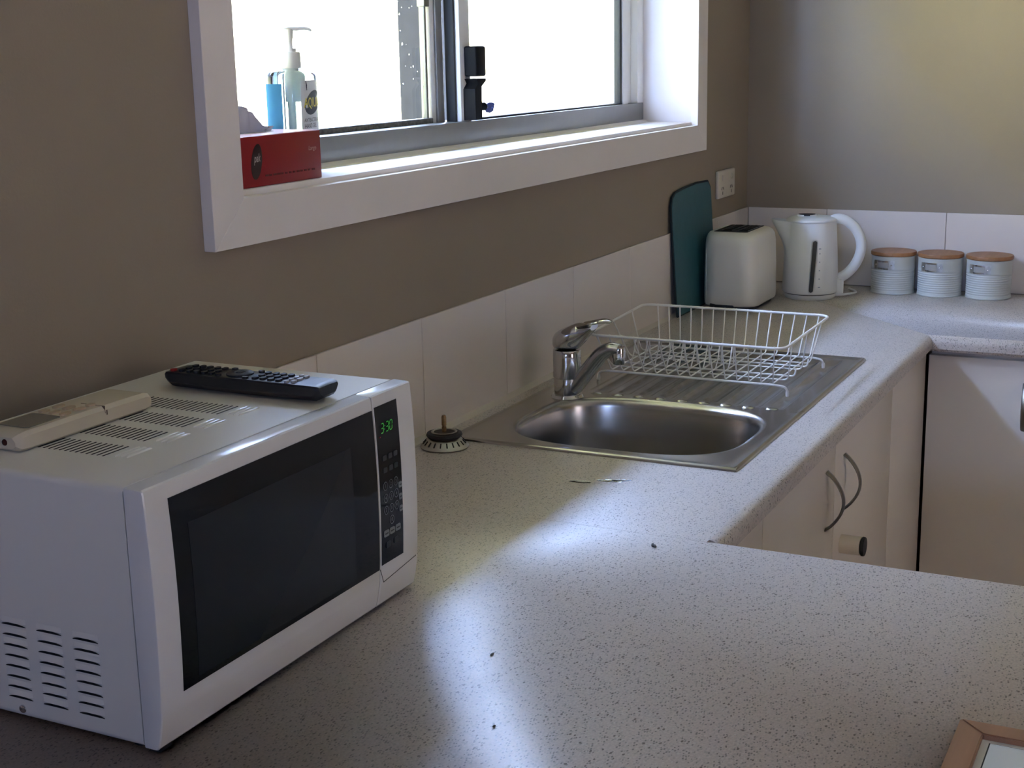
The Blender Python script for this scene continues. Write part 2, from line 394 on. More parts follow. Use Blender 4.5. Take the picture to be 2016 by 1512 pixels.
# ------------------------------------------------------------------ window
win = thing('window_1', 'white framed sliding aluminium kitchen window', None, (0.73, 0, .45), kind='structure')
def casing(pts):
    bm = B(); prism(bm, pts, -.018, .0, 'Y'); bmesh.ops.bevel(bm, geom=bm.edges[:], offset=.0006, segments=1, affect='EDGES'); return obj('casing_board', bm, TRIM, win, flat=True)
ci = dict(l=-.158, r=1.6185, b=.4425, t=1.268); co = dict(l=-.224, r=1.685, b=.380, t=1.33)
casing([(co['l'], co['b']), (co['r'], co['b']), (ci['r'], ci['b']), (ci['l'], ci['b'])])
casing([(co['l'], co['t']), (ci['l'], ci['t']), (ci['r'], ci['t']), (co['r'], co['t'])])
casing([(co['l'], co['b']), (ci['l'], ci['b']), (ci['l'], ci['t']), (co['l'], co['t'])])
casing([(co['r'], co['b']), (co['r'], co['t']), (ci['r'], ci['t']), (ci['r'], ci['b'])])
def rev(x0, x1, z0, z1, nm):
    bm = B(); box(bm, x0, x1, -.002, .20, z0, z1, .0015, 2); return obj(nm, bm, TRIM, win)
rev(WX0, WX1, WZ0-.012, WZ0+.001, 'sill_board'); rev(WX0, WX1, WZ1, WZ1+.012, 'head_board')
rev(WX0-.012, WX0, WZ0-.012, WZ1+.012, 'jamb_board'); rev(WX1, WX1+.012, WZ0-.012, WZ1+.012, 'jamb_board')
# a small sloping bead where the sill meets the aluminium frame
bm = B(); prism(bm, [(.125, .4505), (.113, .4505), (.117, .4535), (.125, .456)], WX0, WX1, 'X'); obj('sill_sealant', bm, TRIM, win)
# outer aluminium frame
YA, YB = .125, .195
def bar(nm, x0, x1, y0, y1, z0, z1, mt, par, r=.0015):
    bm = B(); box(bm, x0, x1, y0, y1, z0, z1, r, 2); return obj(nm, bm, mt, par)
bar('frame_rail', WX0, WX1, YA, YB, .4505, .4965, ALU, win)
bar('frame_rail', WX0, WX1, YA, YB, WZ1-.04, WZ1, ALU, win)
bar('frame_stile', WX0, WX0+.022, YA, YB, .4965, WZ1-.04, ALU, win)
bar('frame_stile', 1.590, WX1, YA, YB, .4965, WZ1-.04, ALUW, win)
bar('track_channel', 1.556, 1.590, .142, YB, .4965, WZ1-.04, ALUW, win)
# inner sash (with the lock) and the sash behind it
s1 = bar('inner_sash_stile', .712, .752, .131, .152, .492, WZ1-.035, ALUW, win)
bar('sash_rail', .752, 1.515, .134, .150, .492, .500, GASK, s1, .0008)
bar('sash_stile', 1.512, 1.545, .131, .152, .492, WZ1-.035, ALUW, s1)
bar('gasket', 1.500, 1.512, .134, .150, .497, WZ1-.035, GASK, s1)
bar('gasket', .752, .756, .136, .150, .497, WZ1-.035, ALU, s1)
bar('gasket', .7055, .712, .140, .160, .492, WZ1-.035, GASK, s1)
label_part(bar('pane', .754, 1.506, .141, .145, .499, WZ1-.036, PANE, s1, 0), 'clear window pane')
s2 = bar('outer_sash_stile', .676, .700, .160, .184, .492, WZ1-.035, ALU, win)
bar('sash_edge', .7005, .7045, .162, .182, .492, WZ1-.035, GASK, s2)
bar('sash_edge', .660, .6755, .164, .180, .492, WZ1-.035, ALUW, s2)
bar('sash_edge', .645, .652, .166, .178, .492, WZ1-.035, mat('dull_olive_alu', (.22, .21, .17), .4, .5), s2)
bar('sash_edge', .643, .662, .164, .180, .705, .722, mat('dull_olive_alu', (.22, .21, .17), .4, .5), s2)
bar('sash_rail', WX0+.022, .66, .162, .182, .492, .506, mat('grimy_alu', (.16, .155, .145), .5, .3, noise=(150, .5)), s2)
bar('sash_stile', WX0+.022, WX0+.045, .160, .184, .492, WZ1-.035, ALU, s2)
pn = label_part(bar('pane', WX0+.04, .645, .170, .174, .503, WZ1-.036, PANE, s2, 0), 'clear window pane with rain drops')
bm = B()
for k in range(60):
    px = random.uniform(.548, .642); pz = random.uniform(.53, 1.0); r = random.choice([.0008, .001, .0014, .002])
    t = bmesh.new(); bmesh.ops.create_icosphere(t, subdivisions=1, radius=r); merge(bm, t, 0, Matrix.Translation((px, .1697, pz)) @ Matrix.Diagonal((1, .5, random.uniform(.8, 1.8), 1)))
tag(obj('rain_drops', bm, WATER, s2), kind='stuff')
# lock block, latch arm and keyed barrel
lk = obj('sash_lock', (lambda b_: (box(b_, .726, .7655, .104, .131, .5785, .634, .004, 3), b_)[1])(B()), LOCKP, win)
bm = B(); prism(bm, [(.722, .4985), (.748, .4985), (.749, .560), (.7665, .570), (.7665, .5745), (.727, .5745), (.735, .566), (.722, .556)], .106, .131, 'Y'); obj('latch_arm', bm, LOCKP, lk)
bm = B(); lathe(bm, [(.0, 0), (.0075, 0), (.0075, .012), (.006, .014), (0, .014)], (0, 0, 0), 16, M=Matrix.Translation((.752, .113, .5225)) @ Matrix.Rotation(PI/2, 4, 'Y') @ Matrix.Rotation(.35, 4, 'X')); obj('lock_barrel', bm, LOCKP, lk)
key = thing('key', 'small blue plastic-headed key left in the black window lock', 'key', (.775, .112, .5155))
bm = B(); tube(bm, [(.764, .113, .5205), (.780, .112, .520)], .0022, 6); obj('blade', bm, STEELH, key)
hp = [(.772, .517), (.778, .5105), (.790, .509), (.803, .5125), (.806, .520), (.809, .526), (.800, .5285), (.786, .529), (.776, .526)]
bm = B(); hole = [(.798+.0022*math.cos(a*PI/4), .5195+.0022*math.sin(a*PI/4)) for a in range(8)]
vo = [[bm.verts.new((x, y, z)) for x, z in hp] for y in (.1105, .1135)]; vi = [[bm.verts.new((x, y, z)) for x, z in hole] for y in (.1105, .1135)]
for k in (0, 1):
    es = []
    for lp in (vo[k], vi[k]):
        for i in range(len(lp)): es.append(bm.edges.new((lp[i], lp[(i+1) % len(lp)])))
    bmesh.ops.triangle_fill(bm, edges=es, use_beauty=True)
for lp in (vo, vi):
    n = len(lp[0])
    for i in range(n): bm.faces.new([lp[0][i], lp[0][(i+1) % n], lp[1][(i+1) % n], lp[1][i]])
obj('key_head', bm, BLUEK, key, flat=True)

# ------------------------------------------------------------------ outside
bm = B(); box(bm, -40, 60, -40, 40, -1.3, -1.15); struct('ground', bm, GND)
EY, EZ = 2.40, 3.60     # unseen balcony slab, shaped to leave a narrow sky strip: edge and underside
bm = B(); box(bm, XL-.2, 8, .0, .22, CZ+.1, EZ); struct('wall_upper', bm, SOFF)
bm = B(); box(bm, -8, 12, .0, EY, EZ, EZ+.20); struct('balcony_slab', bm, SOFF)
bm = B(); prism(bm, [(EY+.2, EZ+.2), (EY+.2, EZ+.26), (-1.0, EZ+1.3), (-4.5, EZ+.26), (-4.5, EZ+.2), (-1.0, EZ+1.24)], -8, 12, 'X'); struct('roof_sheet', bm, ROOFM)
bm = B(); prism(bm, [(-4.2, 2.0), (-4.2, 2.06), (-6.3, 1.72), (-6.3, 1.66)], -8, 9, 'X'); struct('roof_patio_added', bm, ROOFM)  # unseen overhang added to keep sun and sky out of the doorway
bm = B(); box(bm, -9, 9, -9.5, YF-.2, -1.15, -1.02); struct('floor_patio_added', bm, mat('warm_bounce_paving', (.52, .37, .23), .8, noise=(4, .12)))  # unseen slab added to bounce warm sunlight into the room
fe = thing('sky_block_fence', 'unseen brown paling fence added beyond the patio to block low sky', 'fence', (0, -9.6, -1.15))  # unseen fence added to keep blue sky out of the doorway
bm = B(); box(bm, -.049, .049, -.01, .01, 0, 4.2, .003, 1); f0 = obj('paling', bm, mat('fence_timber', (.30, .21, .14), .8, noise=(20, .2))); f0.parent = fe; f0.location = (-9, 0, 0)
for k in range(1, 180):
    o = bpy.data.objects.new('paling', f0.data); COL.objects.link(o); o.parent = fe; o.location = (-9+.1*k, 0, 0)
post = thing('balcony_post', 'weathered dark post standing outside, seen through the rain-spotted window pane', 'post', (4.28, 2.2, -1.15))
bm = B(); box(bm, 4.095, 4.310, 2.09, 2.30, -1.15, EZ, .01, 2); obj('shaft', bm, POSTM, post)
bm = B(); box(bm, 4.07, 4.335, 2.065, 2.325, -1.15, -1.0, .006, 2); obj('base_plate', bm, STEELH, post)
nb = thing('apartment_block', 'tall neighbouring block, pale render below grey-brown cladding, outside the window', 'building', (8, 9.1, -1.15))
NY, NZ, NS = 9.0, 10.1, 4.2
bm = B(); box(bm, -30, 60, NY, NY+.4, -1.15, NS); obj('lower_wall', bm, EXTW, nb)
bm = B(); box(bm, -30, 60, NY+.01, NY+.4, NS, NZ)
for k in range(19): box(bm, -30, 60, NY-.03, NY+.02, NS+.04+.31*k, NS+.04+.31*k+.285)
obj('upper_cladding', bm, CLAD, nb); bm = B(); box(bm, -30, 60, NY-.06, NY+.02, NS-.12, NS+.04); obj('band_course', bm, ALUW, nb)
bm = B(); box(bm, -30, 60, NY-.10, NY+.4, NZ-.02, NZ+.12, .02, 2); obj('parapet_cap', bm, ALUW, nb)

# ================================================================== WORKTOPS AND CABINETS
TH = .034; D = .60; XI = 1.476; PX0, PY1 = -.95, -1.95
ct = thing('kitchen_worktop', 'grey speckled laminate worktop running around three sides', 'worktop', (.6, -.3, -TH))
SX0, SX1, SY0, SY1 = .312, 1.163, -.540, -.046
SG = .00025
def nose_profile(n=6):   # outward offset, z : postformed front edge
    r = .016; return [(0.0, 0.0)] + [(r*math.sin(a), -r+r*math.cos(a)) for a in [k/n*PI/2 for k in range(1, n+1)]] + [(r, -TH+.006), (r-.005, -TH), (0.0, -TH)]
bm = B()
hx0, hx1, hy0, hy1 = SX0+.012, SX1-.012, SY0+.012, SY1-.012
prism(bm, [(SG, -.001), (XR-.001, -.001), (XR+hy1, hy1), (SG, hy1)], -TH, 0)
prism(bm, [(SG, hy1), (hx0, hy1), (hx0, hy0), (SG, hy0)], -TH, 0)
prism(bm, [(hx1, hy1), (XR+hy1-SG, hy1), (XR+hy0-SG, hy0), (hx1, hy0)], -TH, 0)
prism(bm, [(SG, hy0), (XR+hy0-SG, hy0), (XI-SG, -D), (SG, -D)], -TH, 0)
pr = nose_profile()
loft(bm, [[(0.010, -D-o_, z) for o_, z in pr], [(XI-o_-SG, -D-o_, z) for o_, z in pr]])
bmesh.ops.remove_doubles(bm, verts=bm.verts, dist=1e-5)
obj('worktop_panel', bm, LAM, ct)
bm = B(); prism(bm, [(XR-.001, -.001-SG), (XR-.001, -2.6), (XI, -2.6), (XI, -D-SG)], -TH, 0)
loft(bm, [[(XI-o_, -D-o_-SG, z) for o_, z in pr], [(XI-o_, -2.6, z) for o_, z in pr]])
bmesh.ops.remove_doubles(bm, verts=bm.verts, dist=1e-5); obj('worktop_panel', bm, LAM, ct)
bm = B(); prism(bm, [(-SG, -.001), (PX0, -.001), (PX0, PY1), (-SG, PY1)], -TH, 0)
loft(bm, [[(-SG+o_*.6, -D-.004, z) for o_, z in pr], [(-SG+o_*.6, PY1, z) for o_, z in pr]])
loft(bm, [[(PX0-o_, -.001, z) for o_, z in pr], [(PX0-o_, PY1, z) for o_, z in pr]])
bmesh.ops.remove_doubles(bm, verts=bm.verts, dist=1e-5); obj('worktop_panel', bm, LAM, ct)

def bow_handle(par, p0, p1, out, nm='handle'):
    """flat bow handle between two door points, bulging along out"""
    p0, p1, out = Vector(p0), Vector(p1), Vector(out); pts = []; secs = []
    for k in range(17):
        s = k/16; pts.append(p0.lerp(p1, s) + out*(math.sin(PI*s)**.8)); secs.append((.0066+.0018*abs(2*s-1)**2, .0026))
    bm = B(); tube(bm, pts, .004, 8, sec=secs, up=out); return obj(nm, bm, STEELH, par)
DY = -.598
# sink cabinet
sc = thing('sink_cabinet', 'cream base cabinet below the sink with two bow handles', 'cabinet', (.75, -.3, FZ))
bm = B()   # carcass as panels so that the bowl hangs inside
for x in (.02, .262, 1.150, 1.47): box(bm, x-.008, x+.008, -.575, -.02, FZ+.12, -TH)
box(bm, .012, 1.478, -.575, -.02, FZ+.12, FZ+.136); box(bm, .012, 1.478, -.03, -.02, FZ+.136, -TH); obj('carcass', bm, CAB, sc)
bm = B(); box(bm, .012, 1.52, -.545, -.53, FZ, FZ+.118); obj('kickboard', bm, CAB, sc)
ZT, ZB = -.046, FZ+.13
def door(par, x0, x1, y0, y1, nm='door'):
    bm = B(); box(bm, x0, x1, y0, y1, ZB, ZT, .0012, 2); return obj(nm, bm, CAB, par)
d0 = door(sc, .022, .2575, DY, DY+.018, 'filler_panel')
d1 = door(sc, .2605, .6865, DY, DY+.018); d2 = door(sc, .6895, 1.1480, DY, DY+.018)
door(sc, 1.1505, 1.4985, DY, DY+.018, 'filler_panel')
bow_handle(d1, (.630, DY, -.0806), (.632, DY, -.1845), (0, -.030, 0)); bow_handle(d2, (.753, DY, -.0814), (.751, DY, -.1837), (0, -.030, 0))
bm = B(); lathe(bm, [(0, 0), (.017, 0), (.0168, .036), (0, .036)], (.7475, DY, -.247), 24, 'Y', M=None)
bmesh.ops.transform(bm, matrix=Matrix.Translation((.7475, DY, -.247)) @ Matrix.Scale(-1, 4, (0, 1, 0)) @ Matrix.Translation((-.7475, -DY, .247)), verts=bm.verts)
bp = label_part(obj('door_bumper', bm, BUMP, d2), 'cream cylindrical door bumper')
bm = B(); lathe(bm, [(0, 0), (.0165, 0), (.0175, .002), (.0175, .005), (.014, .0075), (0, .0075)], (.7475, DY-.0435, -.247), 24, 'Y'); obj('rubber_tip', bm, RUB, bp)
# end-run cabinet
ec = thing('end_cabinet', 'cream cupboard with tall plain door below the far worktop', 'cabinet', (1.8, -1.4, FZ))
bm = B(); box(bm, 1.522, 2.06, -2.55, -.606, FZ+.12, -TH); obj('carcass', bm, CAB, ec)
bm = B(); box(bm, 1.55, 1.565, -2.55, -.61, FZ, FZ+.118); obj('kickboard', bm, CAB, ec)
def doorx(y0, y1):
    bm = B(); box(bm, 1.50, 1.518, y0, y1, ZB, -.050, .0012, 2); return obj('door', bm, CAB, ec)
e1 = doorx(-.855, -.604); e2 = doorx(-1.305, -.858); doorx(-1.755, -1.308); doorx(-2.205, -1.758)
bow_handle(e1, (1.50, -.813, -.0985), (1.50, -.813, -.2035), (-.030, 0, 0)); bow_handle(e2, (1.50, -.900, -.0985), (1.50, -.900, -.2035), (-.030, 0, 0))
# peninsula cabinet (its doors face the sink side)
pc = thing('peninsula_cabinet', 'cream cabinet carrying the breakfast bar worktop', 'cabinet', (-.3, -1.2, FZ))
bm = B(); box(bm, -.62, -.022, -1.93, -.02, FZ+.12, -TH); obj('carcass', bm, CAB, pc)
bm = B(); box(bm, -.60, -.05, -1.9, -.02, FZ, FZ+.118); obj('kickboard', bm, CAB, pc)
for k in range(3):
    bm = B(); box(bm, -.020, -.004, -1.93+.435*k, -1.93+.435*(k+1)-.003, ZB, ZT, .0012, 2); dd = obj('door', bm, CAB, pc)
    bow_handle(dd, (-.004, -1.93+.435*k+.05, -.0985), (-.004, -1.93+.435*k+.05, -.2035), (.03, 0, 0))

# ================================================================== SINK
sk = thing('kitchen_sink', 'stainless steel sink with single bowl and ribbed drainer set in worktop', 'sink', (.74, -.29, 0))
BCX, BCY, BA, BB, BN = .5105, -.3035, .1635, .2015, 3.1
def bowl_pt(a, inset=0.0):
    c, s = math.cos(a), math.sin(a); A_, B_ = BA-inset, BB-inset
    return (BCX + A_*math.copysign(abs(c)**(2/BN), c), BCY + B_*math.copysign(abs(s)**(2/BN), s))
XD = .692; GR0, GR1 = .70, 1.125
def deck_z(x, y):
    d = min(x-SX0, SX1-x, y-SY0, SY1-y)
    if d <= 0: return .0005
    if d < .004: z = .0005 + .0052*math.sin(d/.004*PI/2)
    elif d < .012: z = .0057 - .0022*(d-.004)/.008
    else: z = .0035
    if x > XD-.02:                                   # drainer ribs along x
        f = max(0, min(1, (x-GR0)/.012))*max(0, min(1, (GR1-x)/.03))
        yy = (y+.155)/.0415; k = round(yy)
        if -8 <= k <= 0:
            u = abs(yy-k); z -= .0042*f*max(0, 1-(u/.34)**2)
        z -= .0012*f if -.50 < y < -.13 else 0
    return z
bm = B(); NA = 96
def rect_pt(a):
    c, s = math.cos(a), math.sin(a); x0, x1, y0, y1 = SX0, XD, SY0, SY1
    tx = ((x1-BCX) if c > 0 else (x0-BCX))/c if abs(c) > 1e-9 else 1e9; ty = ((y1-BCY) if s > 0 else (y0-BCY))/s if abs(s) > 1e-9 else 1e9
    t_ = min(tx, ty); return (BCX+c*t_, BCY+s*t_)
angs = [2*PI*i/NA for i in range(NA)]
angs += [math.atan2(yy-BCY, XD-BCX) % (2*PI) for e_ in (.0008, .0015, .0025, .004, .006, .009, .012, .02, .03) for yy in (SY0+e_, SY1-e_)]; angs.sort(); NA = len(angs)
for cx_, cy_ in ((SX0, SY0), (XD, SY0), (XD, SY1), (SX0, SY1)):     # put true corners into the ring
    a = math.atan2(cy_-BCY, cx_-BCX) % (2*PI); k = min(range(NA), key=lambda i: abs(angs[i]-a)); angs[k] = a
rows = []
for t_ in [1, .985, .96, .92, .86, .78, .6, .4, .2, .08, 0]:
    rw = []
    for a in angs:
        bx_, by_ = bowl_pt(a, -.004); rx, ry = rect_pt(a); x = bx_+(rx-bx_)*t_; y = by_+(ry-by_)*t_
        z = deck_z(x, y)
        if t_ == 1 and abs(x-XD) > 1e-6: z = .0002
        rw.append((x, y, z))
    rows.append(rw)
for ins, z in [(-.001, .0026), (.003, .0005), (.006, -.004), (.008, -.012), (.012, -.06), (.017, -.12), (.022, -.143), (.030, -.156), (.045, -.164), (.07, -.167), (.10, -.169), (.13, -.171)]:
    rows.append([(*bowl_pt(a, ins), z) for a in angs])
loft(bm, rows, cap=False); bm.faces.new([v for v in bm.verts][-NA:])
nx, ny = 60, 240
ys = [SY0+(SY1-SY0)*j/ny for j in range(ny+1)]; ys[1] = SY0+.0015; ys[-2] = SY1-.0015
xsd = [XD+(SX1-XD)*i/nx for i in range(nx+1)]; xsd[-2] = SX1-.0015; xsd.insert(-2, SX1-.004)
G = [[bm.verts.new((x, y, .0002 if (j in (0, ny) or i == len(xsd)-1) else deck_z(x, y))) for j, y in enumerate(ys)] for i, x in enumerate(xsd)]
for i in range(len(xsd)-1):
    for j in range(ny): bm.faces.new([G[i][j], G[i+1][j], G[i+1][j+1], G[i][j+1]])
obj('sink_top', bm, STEEL, sk, ang=1.0)
bm = B()
for k in range(9):     # pressed bumps where the drainer grooves start
    y = -.150-.0415*k; t = bmesh.new(); bmesh.ops.create_uvsphere(t, u_segments=14, v_segments=8, radius=1)
    merge(bm, t, 0, Matrix.Translation((.689+.004*(k == 8), y, .0028)) @ Matrix.Diagonal((.009, .0125, .0035, 1)))
obj('drainer_bumps', bm, STEEL, sk)
bm = B(); lathe(bm, [(.0, -.1695), (.044, -.1695), (.046, -.168), (.044, -.1665), (.036, -.1675), (.034, -.169)], (BCX, BCY, 0), 32, cap=False); obj('waste_ring', bm, CHROME, sk)
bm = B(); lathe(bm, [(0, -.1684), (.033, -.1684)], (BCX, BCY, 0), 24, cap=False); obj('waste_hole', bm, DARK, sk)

# basket strainer left on the worktop
st = thing('basket_strainer', 'removed sink basket strainer with brass pin standing beside the sink', 'strainer', (.2675, -.0635, 0))
sx, sy = .2675, -.0635
bm = B(); lathe(bm, [(.030, .0), (.0385, .0005), (.0395, .0025), (.038, .0045), (.034, .008), (.029, .0135), (.024, .017), (.0, .017)], (sx, sy, 0), 40, cap=False); obj('basket', bm, mat('dull_steel', (.42, .40, .37), .3, 1.0), st)
for k in range(20):
    a = 2*PI*k/20; bm = B(); tube(bm, [(sx+.0352*math.cos(a), sy+.0352*math.sin(a), .0072), (sx+.0295*math.cos(a), sy+.0295*math.sin(a), .0132)], .0011, 5); obj('slot', bm, DARK, st)
bm = B(); lathe(bm, [(.020, .0165), (.026, .017), (.0295, .021), (.028, .0245), (.022, .0255), (.020, .022)], (sx, sy, 0), 32, cap=False); obj('rubber_seal', bm, RUB, st)
bm = B(); lathe(bm, [(.0205, .0245), (.0215, .0265), (.0185, .0272), (.017, .0255), (.014, .0185), (0, .018)], (sx, sy, 0), 32, cap=False); obj('cup', bm, mat('dull_steel', (.42, .40, .37), .3, 1.0), st)
bm = B(); lathe(bm, [(0, .018), (.0038, .018), (.0038, .034), (.0032, .0345), (.0032, .036), (.0040, .0365), (.0040, .050), (.003, .053), (0, .0538)], (sx, sy, 0), 16); obj('pin', bm, BRASS, st)
bm = B(); lathe(bm, [(0, .0252), (.0172, .0252), (.0172, .0258), (0, .0258)], (sx, sy, 0), 28); obj('cup_shade_disc', bm, mat('cup_shade_brown', (.03, .022, .016), .6), st)  # dark disc: shade of the hollow cup put into the colour

# ------------------------------------------------------------------ mixer tap
tp = thing('mixer_tap', 'chrome single lever mixer tap standing behind the sink bowl', 'tap', (.647, -.110, .003))
tx, ty = .647, -.110
bm = B(); lathe(bm, [(0, .0035), (.0285, .0035), (.029, .006), (.0275, .0085), (.024, .009), (.024, .0375), (.0238, .0385), (.0238, .0395), (.0255, .0405), (.0258, .078), (.0252, .0905), (.0245, .0915), (0, .0915)], (tx, ty, 0), 40); obj('body', bm, CHROME, tp)
bm = B(); lathe(bm, [(0, .0025), (.0285, .0025), (.0305, .0035), (.0290, .0062), (0, .0062)], (tx, ty, 0), 36); obj('base_ring', bm, CHROME, tp)
bm = B()   # lever head: dome on the body that draws out into an open loop lever towards -y
rg = []
def ring_el(cy, cz, ry, rx, rz, tilt):
    out = []
    for k in range(20):
        a = 2*PI*k/20; u = rx*math.cos(a); v = rz*math.sin(a); out.append((tx+u, ty+cy - v*math.sin(tilt), cz + v*math.cos(tilt)))
    return out
def ring_v(d, zc, hh, hw):
    return [(tx+hw*math.copysign(abs(math.cos(a))**.8, math.cos(a)), ty-d, zc+hh*math.copysign(abs(math.sin(a))**.8, math.sin(a))) for a in [2*PI*k/28 for k in range(28)]]
loft(bm, [ring_v(*q) for q in ((-.0264, .1035, .0050, .0050), (-.0245, .1050, .0100, .0110), (-.0200, .1070, .0148, .0170), (-.0120, .1095, .0180, .0228), (-.0020, .1120, .0203, .0258), (.0100, .1148, .0230, .0258), (.0195, .1168, .0244, .0238), (.0262, .1195, .0225, .0218), (.0340, .1235, .0180, .0205), (.0420, .1285, .0130, .0190), (.0500, .1335, .0085, .0180), (.0545, .1362, .0050, .0170))])
lv = obj('lever_head', bm, CHROME, tp)
bm = B()
for s_ in (-1, 1): tube(bm, fillet([(tx+s_*.017, ty-.028, .1380), (tx+s_*.0160, ty-.052, .1440), (tx+s_*.0115, ty-.072, .1490), (tx+s_*.002, ty-.086, .1480)], .02, 5), .0028, 8, sec=(.0040, .0030), up=(0, 0, 1))
tube(bm, [(tx, ty-.071, .1485), (tx, ty-.080, .1490), (tx, ty-.088, .1478)], [.008, .007, .003], 8, sec=[(.011, .0028), (.008, .0028), (.003, .0015)], up=(0, 0, 1)); obj('lever_loop', bm, CHROME, lv)
bm = B(); sp_ = fillet([(tx, ty-.010, .020), (tx, ty-.022, .030), (tx, ty-.068, .0885), (tx, ty-.086, .0995), (tx, ty-.103, .0975)], .016, 6)
ns = len(sp_); tube(bm, sp_, .012, 16, sec=[(.0190-.006*(i/(ns-1)), .0165-.005*(i/(ns-1))) for i in range(ns)], up=(0, .5, 1)); spo = obj('spout', bm, mat('dark_chrome', (.40, .40, .41), .2, 1.0), tp)  # spout in a darker, duller chrome
bm = B(); lathe(bm, [(0, .0715), (.0095, .0715), (.0105, .0735), (.0105, .083), (.0118, .0835), (.0122, .098), (.0105, .1035), (0, .1045)], (tx, ty-.102, 0), 24); obj('aerator', bm, CHROME, spo)

# ------------------------------------------------------------------ dish rack
dr = thing('dish_rack', 'white coated wire dish rack standing empty on the sink drainer', 'rack', (.915, -.29, .004))
def wire(pts, r=.0015, fl=.01, closed=False, n=6):
    bm = B(); tube(bm, fillet(pts, fl, 4, closed) if fl else pts, r, n, closed); return obj('wire', bm, WIREM, dr)
rx0, rx1, ry0, ry1, rz = .742, 1.087, -.488, -.098, .101
bm = B(); tube(bm, fillet([(rx0, ry0, rz), (rx1, ry0+.006, rz), (rx1, ry1+.010, rz), (rx0, ry1-.012, rz)], .026, 7, True), .0026, 8, True); obj('rim', bm, WIREM, dr)
bx0, bx1, by0, by1, bz = .788, 1.042, -.468, -.122, .0235
nw = 15
for k in range(nw):
    y = by0+.012+(by1-by0-.03)*k/(nw-1); ytop = ry0+.018+(ry1-ry0-.05)*k/(nw-1)
    wire([(rx0, ytop, rz+.003), (rx0+.001, ytop, rz-.004), (bx0-.002, y, bz+.003), (bx1+.002, y, bz+.003), (rx1-.001, ytop+.010, rz-.004), (rx1, ytop+.010, rz+.003)], .0014, .008)
for x, xt in ((.835, .80), (.93, .90), (.99, 1.0)):      # end wires
    wire([(xt, ry0+.001, rz+.003), (xt, ry0+.002, rz-.004), (x, by0-.002, bz), (x, by1+.002, bz), (xt, ry1+.001, rz-.004), (xt, ry1, rz+.003)], .0014, .010)
for x in (bx0, bx1):                                      # foot rails with turned down ends
    wire([(x+.004, by0-.014, .005), (x+.002, by0-.013, bz-.003), (x, by0+.006, bz), (x, by1-.006, bz), (x, by1+.010, bz-.004), (x, by1+.012, .005)], .0022, .010, n=8)
for x in (.874, .962):
    wire([(x, by0-.006, bz+.014), (x, by0-.004, bz-.001), (x, by1+.004, bz-.001), (x, by1+.006, bz+.014)], .0018, .008)
for k in range(9):                                        # plate holder hoops
    y = -.150-.0245*k
    wire([(.862, y, bz+.002), (.868, y-.004, .050), (.876, y-.003, .068), (.895, y, .070), (.905, y+.003, .052), (.908, y+.003, bz+.002)], .0014, .010)
for x in (bx0+.004, bx1+.004):
    for y in (by0-.014, by1+.012): bm = B(); lathe(bm, [(0, .0036), (.0032, .0036), (.0036, .010), (.003, .014), (0, .0145)], (x, y, 0), 10); obj('foot_cap', bm, WIREM, dr)

# ================================================================== MICROWAVE
mw = thing('microwave', 'white compact microwave oven with black glass door', 'microwave', (-.518, -.185, 0))
mx0, mx1 = -.748, -.288
bm = B(); rings = []
prof = rrect(mx0+.001, mx1-.001, .004, .2545, .007, 4)
rings = [[(x, y, z) for x, z in prof] for y in (-.3148, -.032)]
loft(bm, rings); obj('body', bm, MWW, mw)
bm = B(); loft(bm, [[(x, y, z) for x, z in rrect(mx0+.0028, mx1-.0028, .0055, .2520, .006, 4)] for y in (-.3170, -.3140)]); obj('seam_shade_fill', bm, DARK, mw)  # dark filler, the shade of the seam gap put into its colour
for fx, fy in ((-.728, -.300), (-.308, -.300), (-.728, -.05), (-.308, -.05)):
    bm = B(); lathe(bm, [(0, 0), (.011, 0), (.012, .0045), (0, .0045)], (fx, fy, 0), 16); obj('foot', bm, RUB, mw)
bm = B(); box(bm, -.744, -.726, -.331, -.317, .0005, .010, .002); obj('hinge_foot', bm, BLACKP, mw)
def front_y(z):
    u = (z-.135)/.118; return -.3375 - .0045*(1-u*u)
def fprof():
    P = [(-.3168, .2544), (-.3348, .2536), (-.3370, .2524), (front_y(.2495), .2495)]
    P += [(front_y(z), z) for z in [.235, .21, .18, .15, .12, .09, .06, .045]]
    P += [(-.3385, .034), (-.3360, .020), (-.3330, .0075), (-.3300, .0045), (-.3168, .0045)]
    return P
def front_block(nm, x0, x1, par, re):
    P = fprof(); cy = -.328; cz = .13; rows = []
    def ins(d): return [(y + (d if y < -.32 else 0), z - (d if z > .2 else (-d if z < .06 else 0))) for y, z in P]
    for dx, d in ((0, re), (re*.3, re*.3), (re, 0)): rows.append([(x0+dx, y, z) for y, z in ins(d)])
    for dx, d in ((re, 0), (re*.3, re*.3), (0, re)): rows.append([(x1-dx, y, z) for y, z in ins(d)])
    bm = B(); loft(bm, rows); return obj(nm, bm, MWB, par, ang=.42)
door_o = front_block('door', mx0, -.3727, mw, .0022)
pan = front_block('control_panel', -.3722, mx1, mw, .0022)
def curved(bm, x0, x1, z0, z1, off, th=.0006, nz=10, mi=0):
    F_ = []; K_ = []
    for j in range(nz+1):
        z = z0+(z1-z0)*j/nz; y = front_y(z)-off
        F_.append((bm.verts.new((x0, y, z)), bm.verts.new((x1, y, z)))); K_.append((bm.verts.new((x0, y+th, z)), bm.verts.new((x1, y+th, z))))
    for j in range(nz):
        for q in (F_, K_): f = bm.faces.new([q[j][0], q[j][1], q[j+1][1], q[j+1][0]]); f.material_index = mi
        for s_ in (0, 1): f = bm.faces.new([F_[j][s_], F_[j+1][s_], K_[j+1][s_], K_[j][s_]]); f.material_index = mi
    for j in (0, nz): f = bm.faces.new([F_[j][0], F_[j][1], K_[j][1], K_[j][0]]); f.material_index = mi
